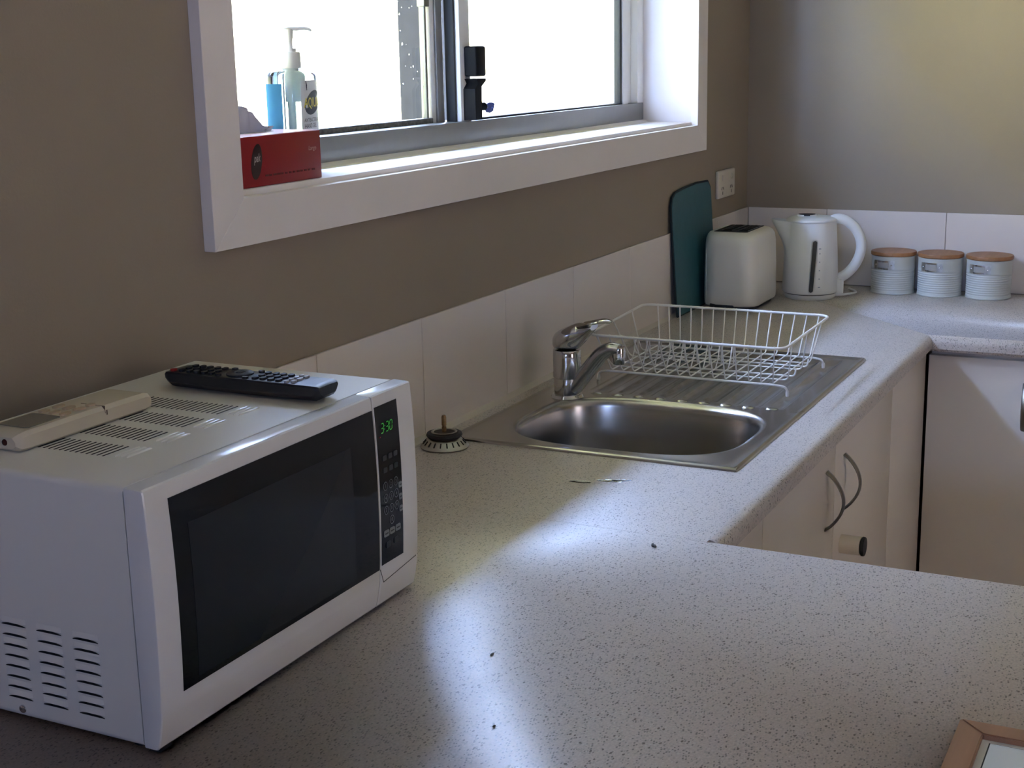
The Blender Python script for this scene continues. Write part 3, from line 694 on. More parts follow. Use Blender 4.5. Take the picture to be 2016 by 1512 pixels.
bm = B(); curved(bm, -.7165, -.3752, .0525, .2385, .0006, .002); gl_ = label_part(obj('door_glass', bm, MWG, door_o), 'black door glass')
bm = B(); curved(bm, -.6945, -.4240, .0585, .2090, .0009, .0005); label_part(obj('viewing_window', bm, MWI, door_o), 'dark perforated viewing window')
bm = B(); curved(bm, -.3700, -.3232, .0560, .2405, .0006, .002); face = label_part(obj('panel_face', bm, MWG, pan), 'black control panel face')
def pf(off): return lambda u, v: None
def onpan(cx, cz, off=.0010): return lambda u, v: (cx+u, front_y(cz+v)-off, cz+v)
# display digits 3:30 as seven segment bars
def seg_digit(bm, ch, ox, oz, w_, h_):
    t_ = .0011; sg = {'3': 'abgcd', '0': 'abcdef'}[ch]
    R = {'a': (0, h_/2, w_, h_/2), 'g': (0, 0, w_, 0), 'd': (0, -h_/2, w_, -h_/2), 'b': (w_, 0, w_, h_/2), 'c': (w_, -h_/2, w_, 0), 'e': (0, -h_/2, 0, 0), 'f': (0, 0, 0, h_/2)}
    for s_ in sg:
        x0, z0, x1, z1 = R[s_]; sh = .16; g_ = .0006
        if z0 == z1: pts = [(x0+g_, z0-t_/2), (x1-g_, z0-t_/2), (x1-g_, z0+t_/2), (x0+g_, z0+t_/2)]
        else: pts = [(x0-t_/2, z0+g_), (x0+t_/2, z0+g_), (x0+t_/2, z1-g_), (x0-t_/2, z1-g_)]
        bm.faces.new([bm.verts.new((ox+px+sh*pz, front_y(oz+pz)-.0011, oz+pz)) for px, pz in pts])
bm = B()
for ch, ox in (('3', -.3605), ('3', -.3502), ('0', -.3425)): seg_digit(bm, ch, ox, .2145, .0052, .0105)
for dz in (-.002, .002): bm.faces.new([bm.verts.new((-.3530+px+.16*dz, front_y(.2145)-.0011, .2145+dz+pz)) for px, pz in ((-.0006, -.0006), (.0006, -.0006), (.0006, .0006), (-.0006, .0006))])
label_part(obj('clock_digits', bm, LED, pan, flat=True), 'green lit clock digits reading 3:30')
bm = B(); lathe(bm, [(0, 0), (.0009, 0)], (0, 0, 0), 10, cap=False, M=Matrix.Translation((-.3640, front_y(.2055)-.0011, .2055)) @ Matrix.Rotation(PI/2, 4, 'X')); obj('indicator_light', bm, RLED, pan)
def key_ring(cx, cz, ch):
    bm = B(); n = 20
    a = [[bm.verts.new((cx+r*math.cos(2*PI*k/n), front_y(cz)-.0010, cz+r*1.15*math.sin(2*PI*k/n))) for k in range(n)] for r in (.0046, .0039)]
    for k in range(n): bm.faces.new([a[0][k], a[0][(k+1) % n], a[1][(k+1) % n], a[1][k]])
    o = obj('number_key', bm, GREY, pan, flat=True); text('numeral', ch, .0062, onpan(cx, cz), GREY, o)
kx = (-.3595, -.3480, -.3370)
for r_ in range(3):
    for c_ in range(3): key_ring(kx[c_], .1475-.0142*r_, str(1+3*r_+c_))
key_ring(kx[1], .1050, '0')
def flat_key(cx, cz, w_, h_, mt=GREY, nm='function_key', bar_=True):
    bm = B(); r = rrect(cx-w_/2, cx+w_/2, cz-h_/2, cz+h_/2, min(w_, h_)*.22, 3)
    prism(bm, r, front_y(cz)-.0014, front_y(cz)-.0004, 'Y'); o = obj(nm, bm, mt, pan, flat=True)
    if bar_:
        bm = B(); box(bm, cx-w_*.30, cx+w_*.30, front_y(cz)-.0017, front_y(cz)-.0013, cz-h_*.1, cz+h_*.1); obj('key_print', bm, FAINT, o)
for z in (.1410, .1268, .1125): flat_key(-.3280, z, .0068, .0070)
for x in (-.3605, -.3480, -.3355): flat_key(x, .0920, .0105, .0075)
for r_, z in enumerate((.1800, .1660)):
    for x in (-.3580, -.3460, -.3350): flat_key(x, z, .0075, .0060, FAINT, 'menu_icon', False)
for x, z in ((-.3565, .0775), (-.3395, .0780)): flat_key(x, z, .0090, .0070, FAINT, 'menu_icon', False)
bm = B()   # seam of the door release flap under the panel
for a, b_ in (((-.3728, .0520), (-.3655, .0345)), ((-.3655, .0345), (-.2895, .0435))):
    tube(bm, [(a[0], front_y(a[1])-.0001, a[1]), (b_[0], front_y(b_[1])-.0001, b_[1])], .0004, 5)
obj('release_flap_seam', bm, DARK, pan)
bm = B(); lathe(bm, [(0, 0), (.0012, 0), (.0008, .0008), (0, .001)], (-.2925, front_y(.0435)-.001, .0432), 8, 'Y'); obj('flap_pip', bm, WP, pan)
# top vents: four rows of slots and three pressed ribs each
bm = B(); tube(bm, [(-.018, 0, 0), (.018, 0, 0)], .0012, 6, sec=(.0011, .0004), up=(0, 0, 1))
s0 = obj('vent_slot', bm, DARK, mw); vm_ = s0.data; s0.location = (-.658+.518, -.228+.185, .2546)
bm = B(); tube(bm, [(-.018, 0, 0), (-.016, 0, 0), (.016, 0, 0), (.018, 0, 0)], .0012, 8, sec=[(.0005, .0003), (.0015, .0014), (.0015, .0014), (.0005, .0003)], up=(0, 0, 1))
r0 = obj('pressed_rib', bm, MWW, mw); rm_ = r0.data; r0.location = (-.655+.518, -.240+.185, .2546)
for k in range(4):
    cxk = -.658+.0575*k
    for j in range(18):
        if k == 0 and j == 0: continue
        o = bpy.data.objects.new('vent_slot', vm_); COL.objects.link(o); o.parent = mw; o.location = (cxk+.518, -.228+.0068*j+.185, .2546)
    for j in range(3):
        if k == 0 and j == 0: continue
        o = bpy.data.objects.new('pressed_rib', rm_); COL.objects.link(o); o.parent = mw; o.location = (cxk+.004+.518, -.240-.0068*j+.185, .2546)
# side louvres
bm = B(); hood = []
for z, d in ((.0046, .0), (.0034, .0004), (.0016, .0010), (-.0004, .0014)):
    hood.append([(-d*math.sin(PI*k/10)**.6 if 0 < k < 10 else 0, -.0155+.0031*k, z) for k in range(11)])
Vh = [[bm.verts.new(p) for p in rw] for rw in hood]
for a, b_ in zip(Vh, Vh[1:]):
    for k in range(10): bm.faces.new([a[k], a[k+1], b_[k+1], b_[k]])
up_ = [bm.verts.new((-.0004-.0009*math.sin(PI*k/10)**.6 if 0 < k < 10 else -.0004, -.0155+.0031*k, -.0028+.0026*math.sin(PI*k/10)**.7 if 0 < k < 10 else -.0028)) for k in range(11)]
lo = [bm.verts.new((-.0004, -.0155+.0031*k, -.0034)) for k in range(11)]
for k in range(10): f = bm.faces.new([up_[k], up_[k+1], lo[k+1], lo[k]]); f.material_index = 1  # flat dark crescent paints the shade of the louvre gap
l0 = obj('louvre', bm, [MWW, DARK], mw); lm_ = l0.data
first = True
for yc in (-.1655, -.2100, -.2550):
    for j in range(8):
        o = l0 if first else bpy.data.objects.new('louvre', lm_)
        if not first: COL.objects.link(o); o.parent = mw
        first = False; o.location = (mx0+.0009+.518, yc+.185, .1025-.0107*j)
l0.matrix_parent_inverse = Matrix.Identity(4)
# the first louvre was authored at the origin, so undo the parent shift baked into the shared mesh
for me_ in (vm_, rm_, lm_): me_.transform(MW['microwave'])
bm = B(); lathe(bm, [(0, 0), (.0042, 0), (.0038, .0012), (.002, .0020), (0, .0022)], (0, 0, 0), 16, M=Matrix.Translation((mx0+.001, -.166, .0135)) @ Matrix.Rotation(-PI/2, 4, 'Y')); sw = obj('screw', bm, CHROME, mw)

# ------------------------------------------------------------------ television remote on the microwave
tr = thing('remote_control', 'black television remote with rubber buttons lying across the microwave top', 'remote', (-.4085, -.201, .2553), 0.03)
rz0 = .2553
bm = B()
def rsec(y, s, zt, zb):
    hw = .0215*s
    return [(-.4085+x, y, z) for x, z in ((-hw, zt-.002), (-hw+.0015, zt), (0, zt+.0004), (hw-.0015, zt), (hw, zt-.002), (hw, zb+.007), (hw*.82, zb+.002), (hw*.6, zb), (-hw*.6, zb), (-hw*.82, zb+.002), (-hw, zb+.007))]
loft(bm, [rsec(-.3065, .86, rz0+.017, rz0+.007), rsec(-.304, .96, rz0+.0185, rz0+.004), rsec(-.298, 1, rz0+.019, rz0+.001), rsec(-.20, 1, rz0+.019, rz0), rsec(-.105, 1, rz0+.019, rz0+.001), rsec(-.098, .96, rz0+.0185, rz0+.005), rsec(-.0955, .86, rz0+.017, rz0+.009)])
rb = obj('case', bm, BLACKP, tr)
rzb = rz0+.0193
def rbtn(x, y, w_, l_, mt=None, h_=.0022, nm='button'):
    bm = B(); prism(bm, rrect(-.4085+x-w_/2, -.4085+x+w_/2, y-l_/2, y+l_/2, min(w_, l_)*.4, 3), rzb-.001, rzb+h_); return obj(nm, bm, mt or RUB, tr, flat=False)
rbtn(-.013, -.1045, .008, .006, mat('red_button', (.35, .02, .015), .4), nm='power_button')
for r_ in range(5):
    for c_ in range(3): rbtn(-.012+.012*c_, -.116-.0105*r_, .0085, .006)
bm = B(); lathe(bm, [(0, 0), (.0155, 0), (.0155, .002), (.0135, .003), (.0065, .003), (.006, .0022), (.0045, .0022), (.004, .003), (0, .003)], (-.4085, -.188, rzb-.0005), 28); obj('navigation_ring', bm, RUB, tr)
for c_ in (-.0155, .0155):
    for y in (-.1695, -.2065): rbtn(c_, y, .006, .007)
for r_ in range(4):
    for c_ in range(3): rbtn(-.012+.012*c_, -.218-.0105*r_, .0085, .0065)
for c_ in range(4): rbtn(-.0145+.0097*c_, -.2615, .0065, .0045, mat('pale_grey_button', (.42, .42, .42), .5))
for c_ in range(3): rbtn(-.012+.012*c_, -.2695, .0085, .0045, mat('pale_grey_button', (.42, .42, .42), .5))

# ------------------------------------------------------------------ air conditioner remote
ar = thing('air_conditioner_remote', 'aged cream remote with small grey screen lying over the microwave vents', 'remote', (-.60, -.122, .2553), -.03)
bm = B(); az = .2553
def asec(x, s, zt, zb):
    h_ = .0285*s; return [(x, -.1215+y, z) for y, z in ((-h_, zb+.003), (-h_, zt-.004), (-h_+.004, zt), (h_-.004, zt), (h_, zt-.004), (h_, zb+.003), (h_-.004, zb), (-h_+.004, zb))]
loft(bm, [asec(-.7020, .78, az+.014, az+.003), asec(-.6975, .92, az+.017, az), asec(-.690, 1, az+.019, az), asec(-.60, 1, az+.0195, az), asec(-.522, 1, az+.019, az), asec(-.514, .97, az+.017, az+.001), asec(-.511, .90, az+.014, az+.004)])
obj('case', bm, CREAM, ar)
bm = B(); prism(bm, rrect(-.683, -.636, -.141, -.102, .004, 3), az+.0193, az+.0202); obj('screen', bm, LCD, ar)
for x, y, w_, l_ in ((-.626, -.136, .012, .007), (-.626, -.122, .012, .007), (-.626, -.108, .012, .007), (-.606, -.136, .014, .007), (-.606, -.122, .014, .007), (-.588, -.134, .010, .007), (-.606, -.108, .014, .007)):
    bm = B(); prism(bm, rrect(x-w_/2, x+w_/2, y-l_/2, y+l_/2, .002, 3), az+.019, az+.0212); obj('button', bm, CREAMD, ar)
bm = B(); box(bm, -.585, -.5845, -.1502, -.118, az+.012, az+.0198); box(bm, -.583, -.5815, -.1503, -.1495, az+.010, az+.015); obj('cover_seam', bm, mat('seam_brown', (.12, .08, .05), .6), ar)
bm = B(); lathe(bm, [(0, 0), (.004, 0), (.003, .002), (0, .0026)], (0, 0, 0), 14, M=Matrix.Translation((-.7008, -.1300, az+.009)) @ Matrix.Rotation(-PI/2, 4, 'Y')); obj('signal_lens', bm, mat('dark_red_lens', (.05, .01, .008), .15), ar)

# ================================================================== ON THE WINDOW SILL
tb = thing('tissue_box', 'red cardboard tissue box printed pak Large on the window sill', 'tissue box', (-.036, .058, .4505))
X0, X1, Y0, Y1, Z0, Z1 = -.129, .0555, .004, .112, .4508, .5185
bm = B(); box(bm, X0, X1, Y0, Y1, Z0, Z1, .0015, 2); cb = obj('carton', bm, RED, tb)
bm = B(); prism(bm, rrect(X0+.002, X1-.002, Y0+.002, Y1-.002, .003), Z1-.0002, Z1+.0004); obj('top_panel', bm, PINK, tb)
bm = B(); prism(bm, [(-.036+.05*math.cos(a*PI/12), .058+.017*math.sin(a*PI/12)) for a in range(24)], Z1, Z1+.0009); obj('slot', bm, mat('slot_film', (.5, .45, .47), .2), tb)
bm = B(); ov = [(-.0975+.0118*math.cos(a*PI/14)+.004*math.sin(a*PI/14), Z0+.0335+.0235*math.sin(a*PI/14)) for a in range(28)]; prism(bm, ov, Y0-.0004, Y0+.0005, 'Y'); obj('logo_oval', bm, mat('maroon_black', (.025, .008, .008), .4), tb, flat=True)
text('logo_lettering', 'pak', .0155, lambda u, v: (-.097+u*.62, Y0-.0007, Z0+.0380+v+u*.04), mat('logo_print', (.55, .48, .46), .5), tb, shear=.25, bold=.0002)
text('size_lettering', 'Large', .0088, lambda u, v: (.0335+u, Y0-.0006, Z0+.0435+v), PINKW, tb, shear=.15)
bm = B()
for k in range(13): box(bm, -.080+.0092*k, -.080+.0092*k+random.uniform(.004, .0082), Y0-.0004, Y0+.0003, Z0+.0125, Z0+.0150)
obj('small_print', bm, REDD, tb)
bm = B(); NU, NV = 22, 14; Gt = []
for i in range(NU+1):
    u = i/NU; rw = []
    for j in range(NV+1):
        v = j/NV; s_ = (u-.5)*2
        hgt = (.038*(1-abs(s_+.75)**1.5*.5) if s_ < -.1 else .038*(1-.65**1.5*.5)*max(.18, 1-(s_+.1)*2.4)); hgt = max(.006, hgt)
        x = -.028+.040*s_+.003*math.sin(9*u)*v + .012*v*(s_ > .2) + .012*v*(s_ < -.1)*(-.75-s_); y = .057+.010*math.sin(7*u+1)*v+.005*math.sin(17*u)*v
        rw.append(bm.verts.new((x, y, Z1+.0008+hgt*v**.9)))
    Gt.append(rw)
for i in range(NU):
    for j in range(NV): bm.faces.new([Gt[i][j], Gt[i+1][j], Gt[i+1][j+1], Gt[i][j+1]])
bmesh.ops.solidify(bm, geom=bm.faces[:], thickness=.0005); obj('tissue', bm, TISS, tb, ang=2)

gb = thing('hand_gel_bottle', 'clear blue hand gel pump bottle labelled AQIUM behind the red box', 'bottle', (.107, .085, .4515))
gx, gy, gz0 = .107, .085, .4507
def bsec(hw, hd, z, n=64, e=4.2):
    out = []
    for k in range(n):
        a = 2*PI*k/n; c, s = math.cos(a), math.sin(a)
        out.append((gx+hw*math.copysign(abs(c)**(2/e), c), gy+hd*math.copysign(abs(s)**(2/e), s), z))
    return out
HW, HD = .0440, .0300
bm = B(); loft(bm, [bsec(HW-.006, HD-.006, gz0), bsec(HW-.002, HD-.002, gz0+.002), bsec(HW, HD, gz0+.006), bsec(HW, HD, gz0+.141), bsec(HW-.001, HD-.001, gz0+.145), bsec(HW-.005, HD-.005, gz0+.149), bsec(.020, .016, gz0+.152, e=2.4), bsec(.0145, .0145, gz0+.1535, e=2), bsec(.0135, .0135, gz0+.158, e=2)])
bo = label_part(obj('gel_body', bm, GEL, gb, ang=1.2), 'clear blue gel-filled body')
bm = B(); tube(bm, [(gx, gy, gz0+.012), (gx, gy, gz0+.155)], .0035, 12); obj('dip_tube', bm, TUBEM, gb)
bm = B(); tube(bm, [(gx, gy, gz0+.105), (gx, gy, gz0+.137), (gx, gy, gz0+.152)], [.006, .0065, .009], 14); obj('pump_housing', bm, TUBEM, gb)
def wrap(u, off):     # u: arc position across the front (room) face, 0 = centre ; returns x, y on the outline
    import bisect
    return None
def front_curve(sign):
    P = []; n = 400
    for k in range(n+1):
        a = (-PI/2 if sign < 0 else PI/2) + (k/n-.5)*PI*1.6*(1 if sign < 0 else -1); c, s = math.cos(a), math.sin(a)
        P.append(Vector((gx+HW*math.copysign(abs(c)**(2/4.2), c), gy+HD*math.copysign(abs(s)**(2/4.2), s), 0)))
    return P
def arc_map(sign):
    P = front_curve(sign); L_ = [0]
    for a, b_ in zip(P, P[1:]): L_.append(L_[-1]+(b_-a).length)
    mid = L_[len(P)//2]
    def f(u, off):
        t_ = mid+u; k = max(0, min(len(P)-2, next((i for i in range(len(L_)-1) if L_[i+1] >= t_), len(P)-2)))
        q = (t_-L_[k])/max(1e-9, L_[k+1]-L_[k]); p = P[k].lerp(P[k+1], q); d = (P[k+1]-P[k]).normalized(); nrm = Vector((d.y, -d.x, 0))
        if nrm.dot(p-Vector((gx, gy, 0))) < 0: nrm = -nrm
        return p+nrm*off
    return f
FA, BK = arc_map(-1), arc_map(1)
def wrap_label(nm, f, u0, u1, z0, z1, mt, off=.0004, n=20):
    bm = B(); a = []
    for i in range(n+1):
        u = u0+(u1-u0)*i/n; p = f(u, off); q = f(u, off-.0002)
        a.append([bm.verts.new((p.x, p.y, z0)), bm.verts.new((p.x, p.y, z1)), bm.verts.new((q.x, q.y, z1)), bm.verts.new((q.x, q.y, z0))])
    for s_, t_ in zip(a, a[1:]):
        for k in range(4): bm.faces.new([s_[k], s_[(k+1) % 4], t_[(k+1) % 4], t_[k]])
    bm.faces.new(a[0]); bm.faces.new(a[-1]); return obj(nm, bm, mt, gb)
label_part(wrap_label('front_label', FA, -.037, .037, gz0+.012, gz0+.136, LAB), 'white front label')
label_part(wrap_label('back_label', BK, -.066, .036, gz0+.012, gz0+.132, BLUEL), 'blue back label')
def fl(u0, z, off=.0009):
    def g(u, v): p = FA(u0+u, off); return (p.x, p.y, z+v)
    return g
bm = B(); g = fl(.002, gz0+.104, .0007); oc = bm.verts.new(g(0, 0)); rgv = [bm.verts.new(g(.0315*math.cos(a*PI/18), .0165*math.sin(a*PI/18)+.006*math.cos(a*PI/18))) for a in range(36)]
r2 = [bm.verts.new(g(.016*math.cos(a*PI/18), .009*math.sin(a*PI/18)+.003*math.cos(a*PI/18))) for a in range(36)]
for k in range(36): bm.faces.new([r2[k], rgv[k], rgv[(k+1) % 36], r2[(k+1) % 36]]); bm.faces.new([oc, r2[k], r2[(k+1) % 36]])
obj('logo_oval', bm, NAVY, gb, flat=True)
text('logo_lettering', 'AQIUM', .0200, fl(.0005, gz0+.1035), YEL, gb, bold=.0002)
text('print', 'ANTIBACTERIAL', .0078, fl(-.0325, gz0+.079), NAVY, gb, align='LEFT'); text('print', 'HAND GEL', .0092, fl(-.0325, gz0+.0705), NAVY, gb, align='LEFT')
bm = B()
for z, l_ in ((.0635, .060), (.0545, .040), (.0495, .036)):
    g = fl(-.0325, gz0+z)
    for k in range(12): bm.faces.new([bm.verts.new(g(l_*k/12, -.0004)), bm.verts.new(g(l_*(k+1)/12, -.0004)), bm.verts.new(g(l_*(k+1)/12, .0004)), bm.verts.new(g(l_*k/12, .0004))])
obj('fine_print', bm, GREYP, gb, flat=True)
bm = B(); g = fl(-.022, gz0+.128)
for a in (-.5, .2, .9):
    pts = [g(.006*math.cos(a)*t_-.003*math.sin(3*t_), .005*math.sin(a)+.0035*math.sin(4*t_)) for t_ in [k/6-.5 for k in range(7)]]
    tube(bm, pts, .0005, 4)
obj('emblem', bm, NAVY, gb)
bm = B(); lathe(bm, [(0, .1535), (.0150, .1535), (.0158, .155), (.0150, .1755), (.0145, .1765), (.0095, .177), (.0095, .182), (0, .182)], (gx, gy, gz0), 32); obj('collar', bm, WP, gb)
bm = B(); lathe(bm, [(0, .181), (.0048, .181), (.0048, .194), (.0062, .199), (.0064, .2085), (.0055, .2110), (0, .2115)], (gx, gy, gz0), 20)
dv = Matrix.Rotation(-.27, 3, 'Z') @ Vector((.80, -.60, 0)); zt = gz0+.2105
tube(bm, [Vector((gx, gy, zt))-dv*.0115+Vector((0, 0, .0012)), Vector((gx, gy, zt))-dv*.006, Vector((gx, gy, zt)), Vector((gx, gy, zt-.0005))+dv*.010, Vector((gx, gy, zt))+dv*.022, Vector((gx, gy, zt-.001))+dv*.030, Vector((gx, gy, zt-.0035))+dv*.034], .004, 10,
     sec=[(.003, .0009), (.0055, .0020), (.0062, .0030), (.0052, .0034), (.0046, .0030), (.0042, .0026), (.0038, .0020)], up=(0, 0, 1)); obj('pump_head', bm, WP, gb)

gb.rotation_euler = (0, 0, .27)
# ================================================================== ON THE FAR CORNER
# cutting board leaning against the tiles
cbt = thing('cutting_board', 'teal cutting board leaning upright against the tiled wall behind the toaster', 'cutting board', (1.60, -.022, 0))
A0 = math.atan2(.019, .30); Mb = Matrix.Translation((0, -.0255, .0005)) @ Matrix.Rotation(-A0, 4, 'X')
def board_outline(g):
    L0, R0, H_ = 1.463+g, 1.752-g, .305-g; pts = [(L0+.006, .0+g), (R0-.012, .0+g), (R0, .02)]
    pts += [(R0, H_-.02), (R0-.018, H_-.002), (R0-.10, H_), (L0+.10, H_-.004), (L0+.03, H_-.010), (L0+.010, H_-.020), (L0, H_-.040), (L0-.002, .15), (L0, .025)]; return pts
bm = B(); prism(bm, board_outline(0), 0, .0045, 'Y'); bm.transform(Mb); bmesh.ops.bevel(bm, geom=bm.edges[:], offset=.0012, segments=2, affect='EDGES'); obj('rim', bm, TEALD, cbt)
bm = B(); prism(bm, board_outline(.004), -.0008, .002, 'Y'); bm.transform(Mb); obj('cutting_face', bm, TEAL, cbt)

# toaster
to = thing('toaster', 'white two-slice toaster with dark base standing in the corner', 'toaster', (1.715, -.104, 0), 0)
tY0, tY1, tX0, tX1, tH = -.1720, -.0335, 1.600, 1.815, .187
bm = B()
def tsec(z, i): return [(x, y, z) for x, y in rrect(tX0+i, tX1-i, tY0+i*.8, tY1-i*.4, .040-i*.3, 7)]
loft(bm, [tsec(.010, .004), tsec(.014, .001), tsec(.03, 0), tsec(.10, .001), tsec(.155, .003), tsec(.172, .006), tsec(.181, .012), tsec(.186, .020), tsec(.187, .027)]); tbod = obj('body', bm, TOASTW, to, ang=1.0)
bm = B(); prism(bm, rrect(tX0+.012, tX1-.012, tY0+.012, tY1-.012, .03), 0.0, .0105); box(bm, tX0+.001, tX0+.02, tY1-.085, tY1-.025, .004, .016, .002); obj('base', bm, BLACKP, to)
bm = B(); prism(bm, rrect(tX0+.040, tX1-.030, tY0+.034, tY1-.020, .004, 3), .1866, .1876); wl = obj('slot_well', bm, DARK, to)
for yy in (-.082, -.122):
    bm = B(); box(bm, tX0+.055, tX1-.04, yy-.014, yy+.014, .1874, .1882, .0003); obj('bread_slot', bm, mat('slot_black', (.003, .003, .003), .8), wl)
    bm = B()
    for s_ in (-1, 1): tube(bm, [(tX0+.056, yy+s_*.013, .1885), (tX1-.041, yy+s_*.013, .1885)], .0012, 5)
    for k in range(5): tube(bm, [(tX0+.075+.022*k, yy-.012, .1885), (tX0+.082+.022*k, yy, .1893), (tX0+.075+.022*k, yy+.012, .1885)], .0008, 5)
    obj('guard_wire', bm, mat('slot_wire', (.14, .14, .15), .3, 1.0), wl)
bm = B(); box(bm, tX0+.002, tX0+.026, tY0+.060, tY0+.072, .040, .150); bm.free()
bm = B(); tube(bm, fillet([(tX0+.012, tY1-.0125, .013), (tX0+.0115, tY1-.0115, .150), (tX0+.020, tY1-.018, .172)], .02, 5), .0009, 6); obj('panel_seam', bm, mat('pale_seam', (.80, .80, .78), .3), to)

# kettle
ke = thing('kettle', 'white plastic jug kettle with water gauge standing beside the toaster', 'kettle', (1.865, -.236, 0))
kx_, ky_ = 1.865, -.236
kd = Vector((.254, -.967, 0))      # towards the handle
kf = Vector((-.967, -.254, 0))     # towards the gauge
bm = B(); lathe(bm, [(0, 0), (.060, 0), (.064, .004), (.066, .009), (.066, .013), (.0, .013)], (kx_, ky_, 0), 40); bs = obj('power_base', bm, KETW, ke)
bm = B(); lathe(bm, [(0, .0125), (.0635, .0125), (.0635, .0155), (0, .0155)], (kx_, ky_, 0), 40); obj('base_gap', bm, DARK, ke)
KP = [(.0670, .015), (.0695, .018), (.0698, .025), (.0682, .07), (.0658, .12), (.0640, .145), (.0630, .165), (.0622, .178), (.0616, .188), (.0605, .194)]
def kr(z):
    for (r0_, z0_), (r1_, z1_) in zip(KP, KP[1:]):
        if z <= z1_: return r0_+(r1_-r0_)*(z-z0_)/(z1_-z0_)
    return KP[-1][0]
bm = B(); n = 56; rows = []
for r_, z in KP:
    rw = []
    for k in range(n):
        a = 2*PI*k/n; d = Vector((math.cos(a), math.sin(a), 0)); s_ = max(0, d.dot(-kd))
        ext = .040*max(0, (s_-.87)/.13)**1.1*max(0, min(1, (z-.120)/.070))**1.3; p = Vector((kx_, ky_, z+.004*ext/.03))+d*(r_+ext); rw.append(tuple(p))
    rows.append(rw)
loft(bm, rows, cap=False); bm.faces.new(bm.verts[:][:n]) if hasattr(bm.verts, 'ensure_lookup_table') and not bm.verts.ensure_lookup_table() else None
obj('jug', bm, KETW, ke, ang=1.2)
bm = B(); lathe(bm, [(0, .196), (.0625, .194), (.0635, .1965), (.062, .200), (.052, .2045), (.03, .2065), (0, .207)], (kx_, ky_, 0), 48, cap=False)
lid = obj('lid', bm, KETW, ke)
bm = B(); prism(bm, [(kx_-.012*kd.x+kf.x*.02*c+kd.x*.024*s, ky_-.012*kd.y+kf.y*.02*c+kd.y*.024*s) for c, s in [(math.cos(a*PI/10), math.sin(a*PI/10)) for a in range(20)]], .2055, .2105); kg = obj('lid_grip', bm, KETW, lid)
bm = B(); prism(bm, [(kx_-.012*kd.x+kf.x*(.0205 if c > 0 else .014)*c+kd.x*.021*s, ky_-.012*kd.y+kf.y*(.0205 if c > 0 else .014)*c+kd.y*.021*s) for c, s in [(math.cos(a*PI/10), math.sin(a*PI/10)) for a in range(20)]], .2075, .2112); obj('lid_recess', bm, DARK, lid)
def K(r, z, side=0.0): return Vector((kx_, ky_, z)) + kd*r + kf*side
hpts = [K(.050, .196), K(.064, .2005), K(.082, .197), K(.104, .181), K(.119, .158), K(.1245, .132), K(.120, .105), K(.108, .080), K(.090, .060), K(.070, .048)]
bm = B(); tube(bm, fillet(hpts, .02, 3), .011, 12, sec=(.0125, .0105), up=tuple(kf)); obj('handle', bm, KETW, ke)
bm = B(); prism(bm, [(a.x, a.y) for a in (K(.058, 0, .018), K(.083, 0, .013), K(.083, 0, -.013), K(.058, 0, -.018))], .006, .052); bmesh.ops.bevel(bm, geom=bm.edges[:], offset=.005, segments=2, affect='EDGES'); obj('handle_foot', bm, KETW, ke)
def gauge(nm, z0, z1, hw, off, mt):
    bm = B(); N_ = 60; sd = kd
    F_ = []
    for j in range(N_+1):
        z = z0+(z1-z0)*j/N_; e = min(1, math.sqrt(max(0, 1-(max(0, abs(z-(z0+z1)/2)-((z1-z0)/2-hw))/hw)**2))) if hw else 1
        r = kr(z)+off; w_ = hw*max(.12, e); tl = .006+.004*(z-.085)/.065
        F_.append([bm.verts.new(Vector((kx_, ky_, z))+kf*math.sqrt(r*r-(tl+s_)**2)+sd*(tl+s_)) for s_ in (-w_, 0, w_)])
    for a, b_ in zip(F_, F_[1:]):
        for k in (0, 1): bm.faces.new([a[k], a[k+1], b_[k+1], b_[k]])
    bmesh.ops.solidify(bm, geom=bm.faces[:], thickness=-.0006); return obj(nm, bm, mt, ke)
gauge('gauge_surround', .019, .154, .0082, .0004, KETW); gauge('water_gauge', .022, .151, .0052, .0010, mat('smoky_gauge', (.10, .10, .095), .25))
bm = B()
for j, z in enumerate((.131, .119, .098, .077, .056, .035)):
    r = kr(z)+.0004; hw = .0028 if j in (0, 5) else .0016; s0_ = .022
    bm.faces.new([bm.verts.new(Vector((kx_, ky_, z+dz))+kf*math.sqrt(r*r-(s0_+s_)**2)+kd*(s0_+s_)) for s_, dz in ((-hw, -.0014), (hw, -.0014), (hw, .0014), (-hw, .0014))])
obj('level_marks', bm, GREYP, ke, flat=True)
bm = B(); tube(bm, fillet([K(.064, .006), K(.085, .008, .004), K(.10, .008, -.01), K(.12, .004, -.06), K(.10, .0035, -.12)], .02, 4), .003, 7); obj('power_cord', bm, WP, ke)

# canisters
ca = thing('canister', 'white ribbed tin canister with wooden lid, beside the kettle', 'canister', (2.0125, -.4130, 0), group='three white tin canisters with wooden lids')
cX, cY = 2.0125, -.4130; cr = .0545
pf_ = [(0, 0), (cr-.001, 0), (cr+.0012, .001), (cr+.0012, .0035), (cr, .005)]
for k in range(10): z = .008+.0056*k; pf_ += [(cr, z), (cr-.0009, z+.0014), (cr-.0009, z+.0028), (cr, z+.0042)]
pf_ += [(cr, .066), (cr, .093), (cr+.0010, .0935), (cr+.0010, .0965), (cr-.001, .097), (0, .097)]
bm = B(); lathe(bm, pf_, (cX, cY, 0), 48); obj('tin', bm, TINW, ca)
bm = B(); lathe(bm, [(0, .0972), (cr+.0008, .0972), (cr+.0022, .0985), (cr+.0026, .1045), (cr+.0012, .107), (0, .1072)], (cX, cY, 0), 48); obj('lid', bm, LIDW, ca)
a0 = math.atan2(-.70, -3.6)
def cp(a, z, off): return (cX+(cr+off)*math.cos(a), cY+(cr+off)*math.sin(a), z)
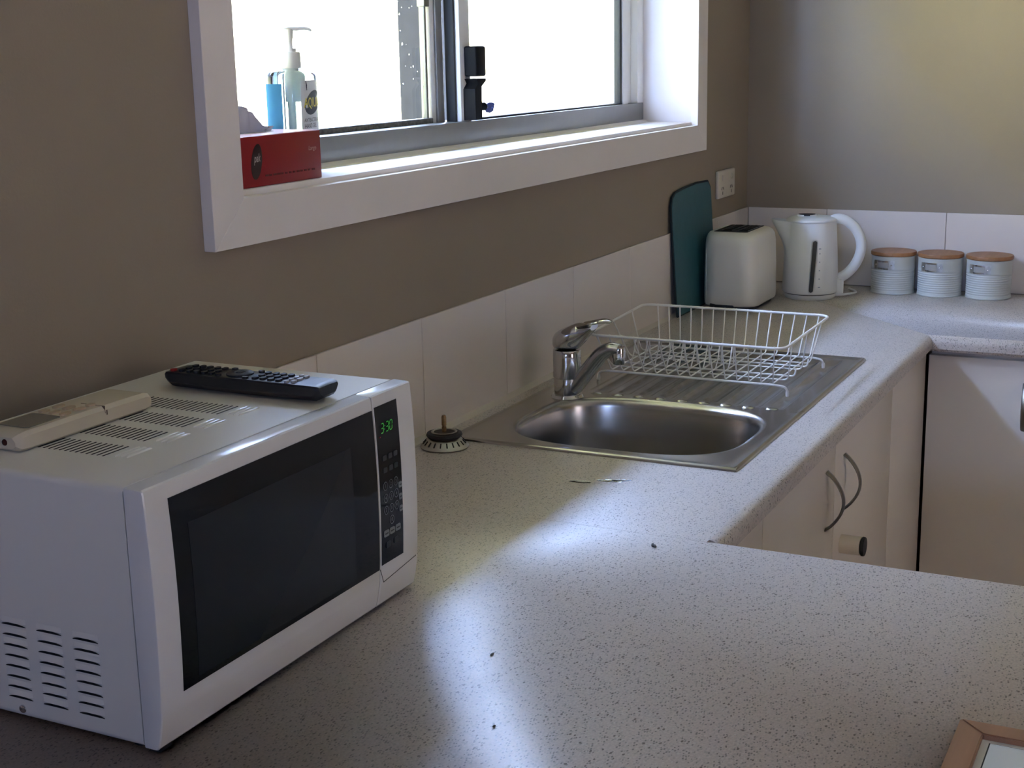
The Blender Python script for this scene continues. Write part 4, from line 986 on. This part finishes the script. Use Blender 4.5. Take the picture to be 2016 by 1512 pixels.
def cplate(nm, aL, aR, z0, z1, off, th, mt, par):
    bm = B(); R_ = []
    for k in range(11):
        a = aL+(aR-aL)*k/10; R_.append([bm.verts.new(cp(a, z0, off)), bm.verts.new(cp(a, z1, off)), bm.verts.new(cp(a, z1, off+th)), bm.verts.new(cp(a, z0, off+th))])
    for a, b_ in zip(R_, R_[1:]):
        for k in range(4): bm.faces.new([a[k], a[(k+1) % 4], b_[(k+1) % 4], b_[k]])
    bm.faces.new(R_[0]); bm.faces.new(R_[-1]); return obj(nm, bm, mt, par)
am = a0-.48
hd = cplate('label_holder', am-.54, am+.54, .0645, .0865, .0001, .0008, PLM, ca)
cplate('holder_lip', am-.26, am+.26, .083, .0865, .0008, .0014, CHROME, hd); cplate('holder_lip', am-.26, am+.26, .0645, .068, .0008, .0014, CHROME, hd)
cplate('label_card', am-.28, am+.28, .068, .083, .0009, .0003, mat('label_card_grey', (.34, .33, .31), .5), hd)
for s_ in (-.40, .40):
    bm = B(); t = bmesh.new(); bmesh.ops.create_uvsphere(t, u_segments=10, v_segments=6, radius=.0022); merge(bm, t, 0, Matrix.Translation(cp(am+s_, .0755, .0008))); obj('rivet', bm, CHROME, hd)
c2 = dup_tree(ca, (2.0120, -.5305, 0), .03); c2['label'] = 'white ribbed tin canister with wooden lid, middle one of the three'
c3 = dup_tree(ca, (2.0115, -.6500, 0), -.04); c3['label'] = 'white ribbed tin canister with wooden lid, end one farther from the kettle'

# ================================================================== SMALL THINGS ON THE BENCH
pfm = thing('picture_frame', 'orange-brown wooden picture frame lying flat on the worktop', 'picture frame', (-.52, -1.13, 0))
fx1, fy1, fx0, fy0, fh = -.4015, -.9825, -.615, -1.285, .014; fwid = .0235
def frame_side(pts):
    bm = B(); prism(bm, pts, .0002, fh); bmesh.ops.bevel(bm, geom=bm.edges[:], offset=.0012, segments=2, affect='EDGES'); obj('frame_side', bm, FRW, pfm)
i0, i1, j0, j1 = fx0+fwid, fx1-fwid, fy0+fwid, fy1-fwid
frame_side([(fx0, fy1), (fx1, fy1), (i1, j1), (i0, j1)]); frame_side([(fx0, fy0), (i0, j0), (i1, j0), (fx1, fy0)])
frame_side([(fx0, fy0), (fx0, fy1), (i0, j1), (i0, j0)]); frame_side([(fx1, fy0), (i1, j0), (i1, j1), (fx1, fy1)])
bm = B(); box(bm, i0, i1, j0, j1, .001, .0085); obj('mount_board', bm, mat('mount_cream', (.62, .60, .55), .6), pfm)
bm = B(); box(bm, i0+.0065, i1-.0065, j0+.0065, j1-.0065, .0085, .0092); obj('print_edge', bm, DARK, pfm)
bm = B(); box(bm, i0+.0078, i1-.0078, j0+.0078, j1-.0078, .0091, .0096); obj('print', bm, PAPER, pfm)
cr_ = thing('crumb', 'tiny dark curled crumb on the worktop near the seam', 'crumb', (-.045, -.543, 0))
bm = B(); tube(bm, [(-.047, -.548, .0018), (-.0445, -.546, .002), (-.044, -.5425, .002), (-.041, -.541, .0024), (-.036, -.5405, .0016)], [.0012, .0018, .002, .0013, .0006], 7); obj('curl', bm, CRUMB, cr_)
for i, (x, y, lb) in enumerate(((-.57, -.585, 'small black speck of dirt on the worktop in front of the microwave'), (-.425, -.508, 'thin dark splinter on the worktop before the microwave corner'))):
    s_ = thing('dirt_speck', lb, 'speck', (x, y, 0)); bm = B(); t = bmesh.new(); bmesh.ops.create_icosphere(t, subdivisions=2, radius=.0018); merge(bm, t, 0, Matrix.Translation((x, y, .001)) @ Matrix.Diagonal((1.3 if i == 0 else 2.2, .8, .55, 1))); obj('grain', bm, CRUMB, s_)
bm = B()
def blob(cx, cy, pts):
    P = fillet([(cx+a, cy+b_, 0) for a, b_ in pts], .01, 3, True); vs = [bm.verts.new((p.x, p.y, .0002)) for p in P]; c = Vector((cx, cy, 0))
    v2 = [bm.verts.new((cx+(p.x-cx)*.85, cy+(p.y-cy)*.85, .0010)) for p in P]; n = len(P)
    for i in range(n): bm.faces.new([vs[i], vs[(i+1) % n], v2[(i+1) % n], v2[i]])
    bm.faces.new(v2); bm.faces.new(vs)
blob(.200, -.385, [(-.006, .028), (.002, .012), (.010, -.004), (.018, -.030), (.006, -.022), (-.004, -.010), (-.010, .010)])
blob(.178, -.345, [(-.004, .022), (.004, .016), (.006, -.004), (.002, -.018), (-.004, -.008), (-.007, .008)])
ws = obj('water_spill', bm, WATER); tag(ws, 'thin clear water spill on the worktop before the sink', 'water')
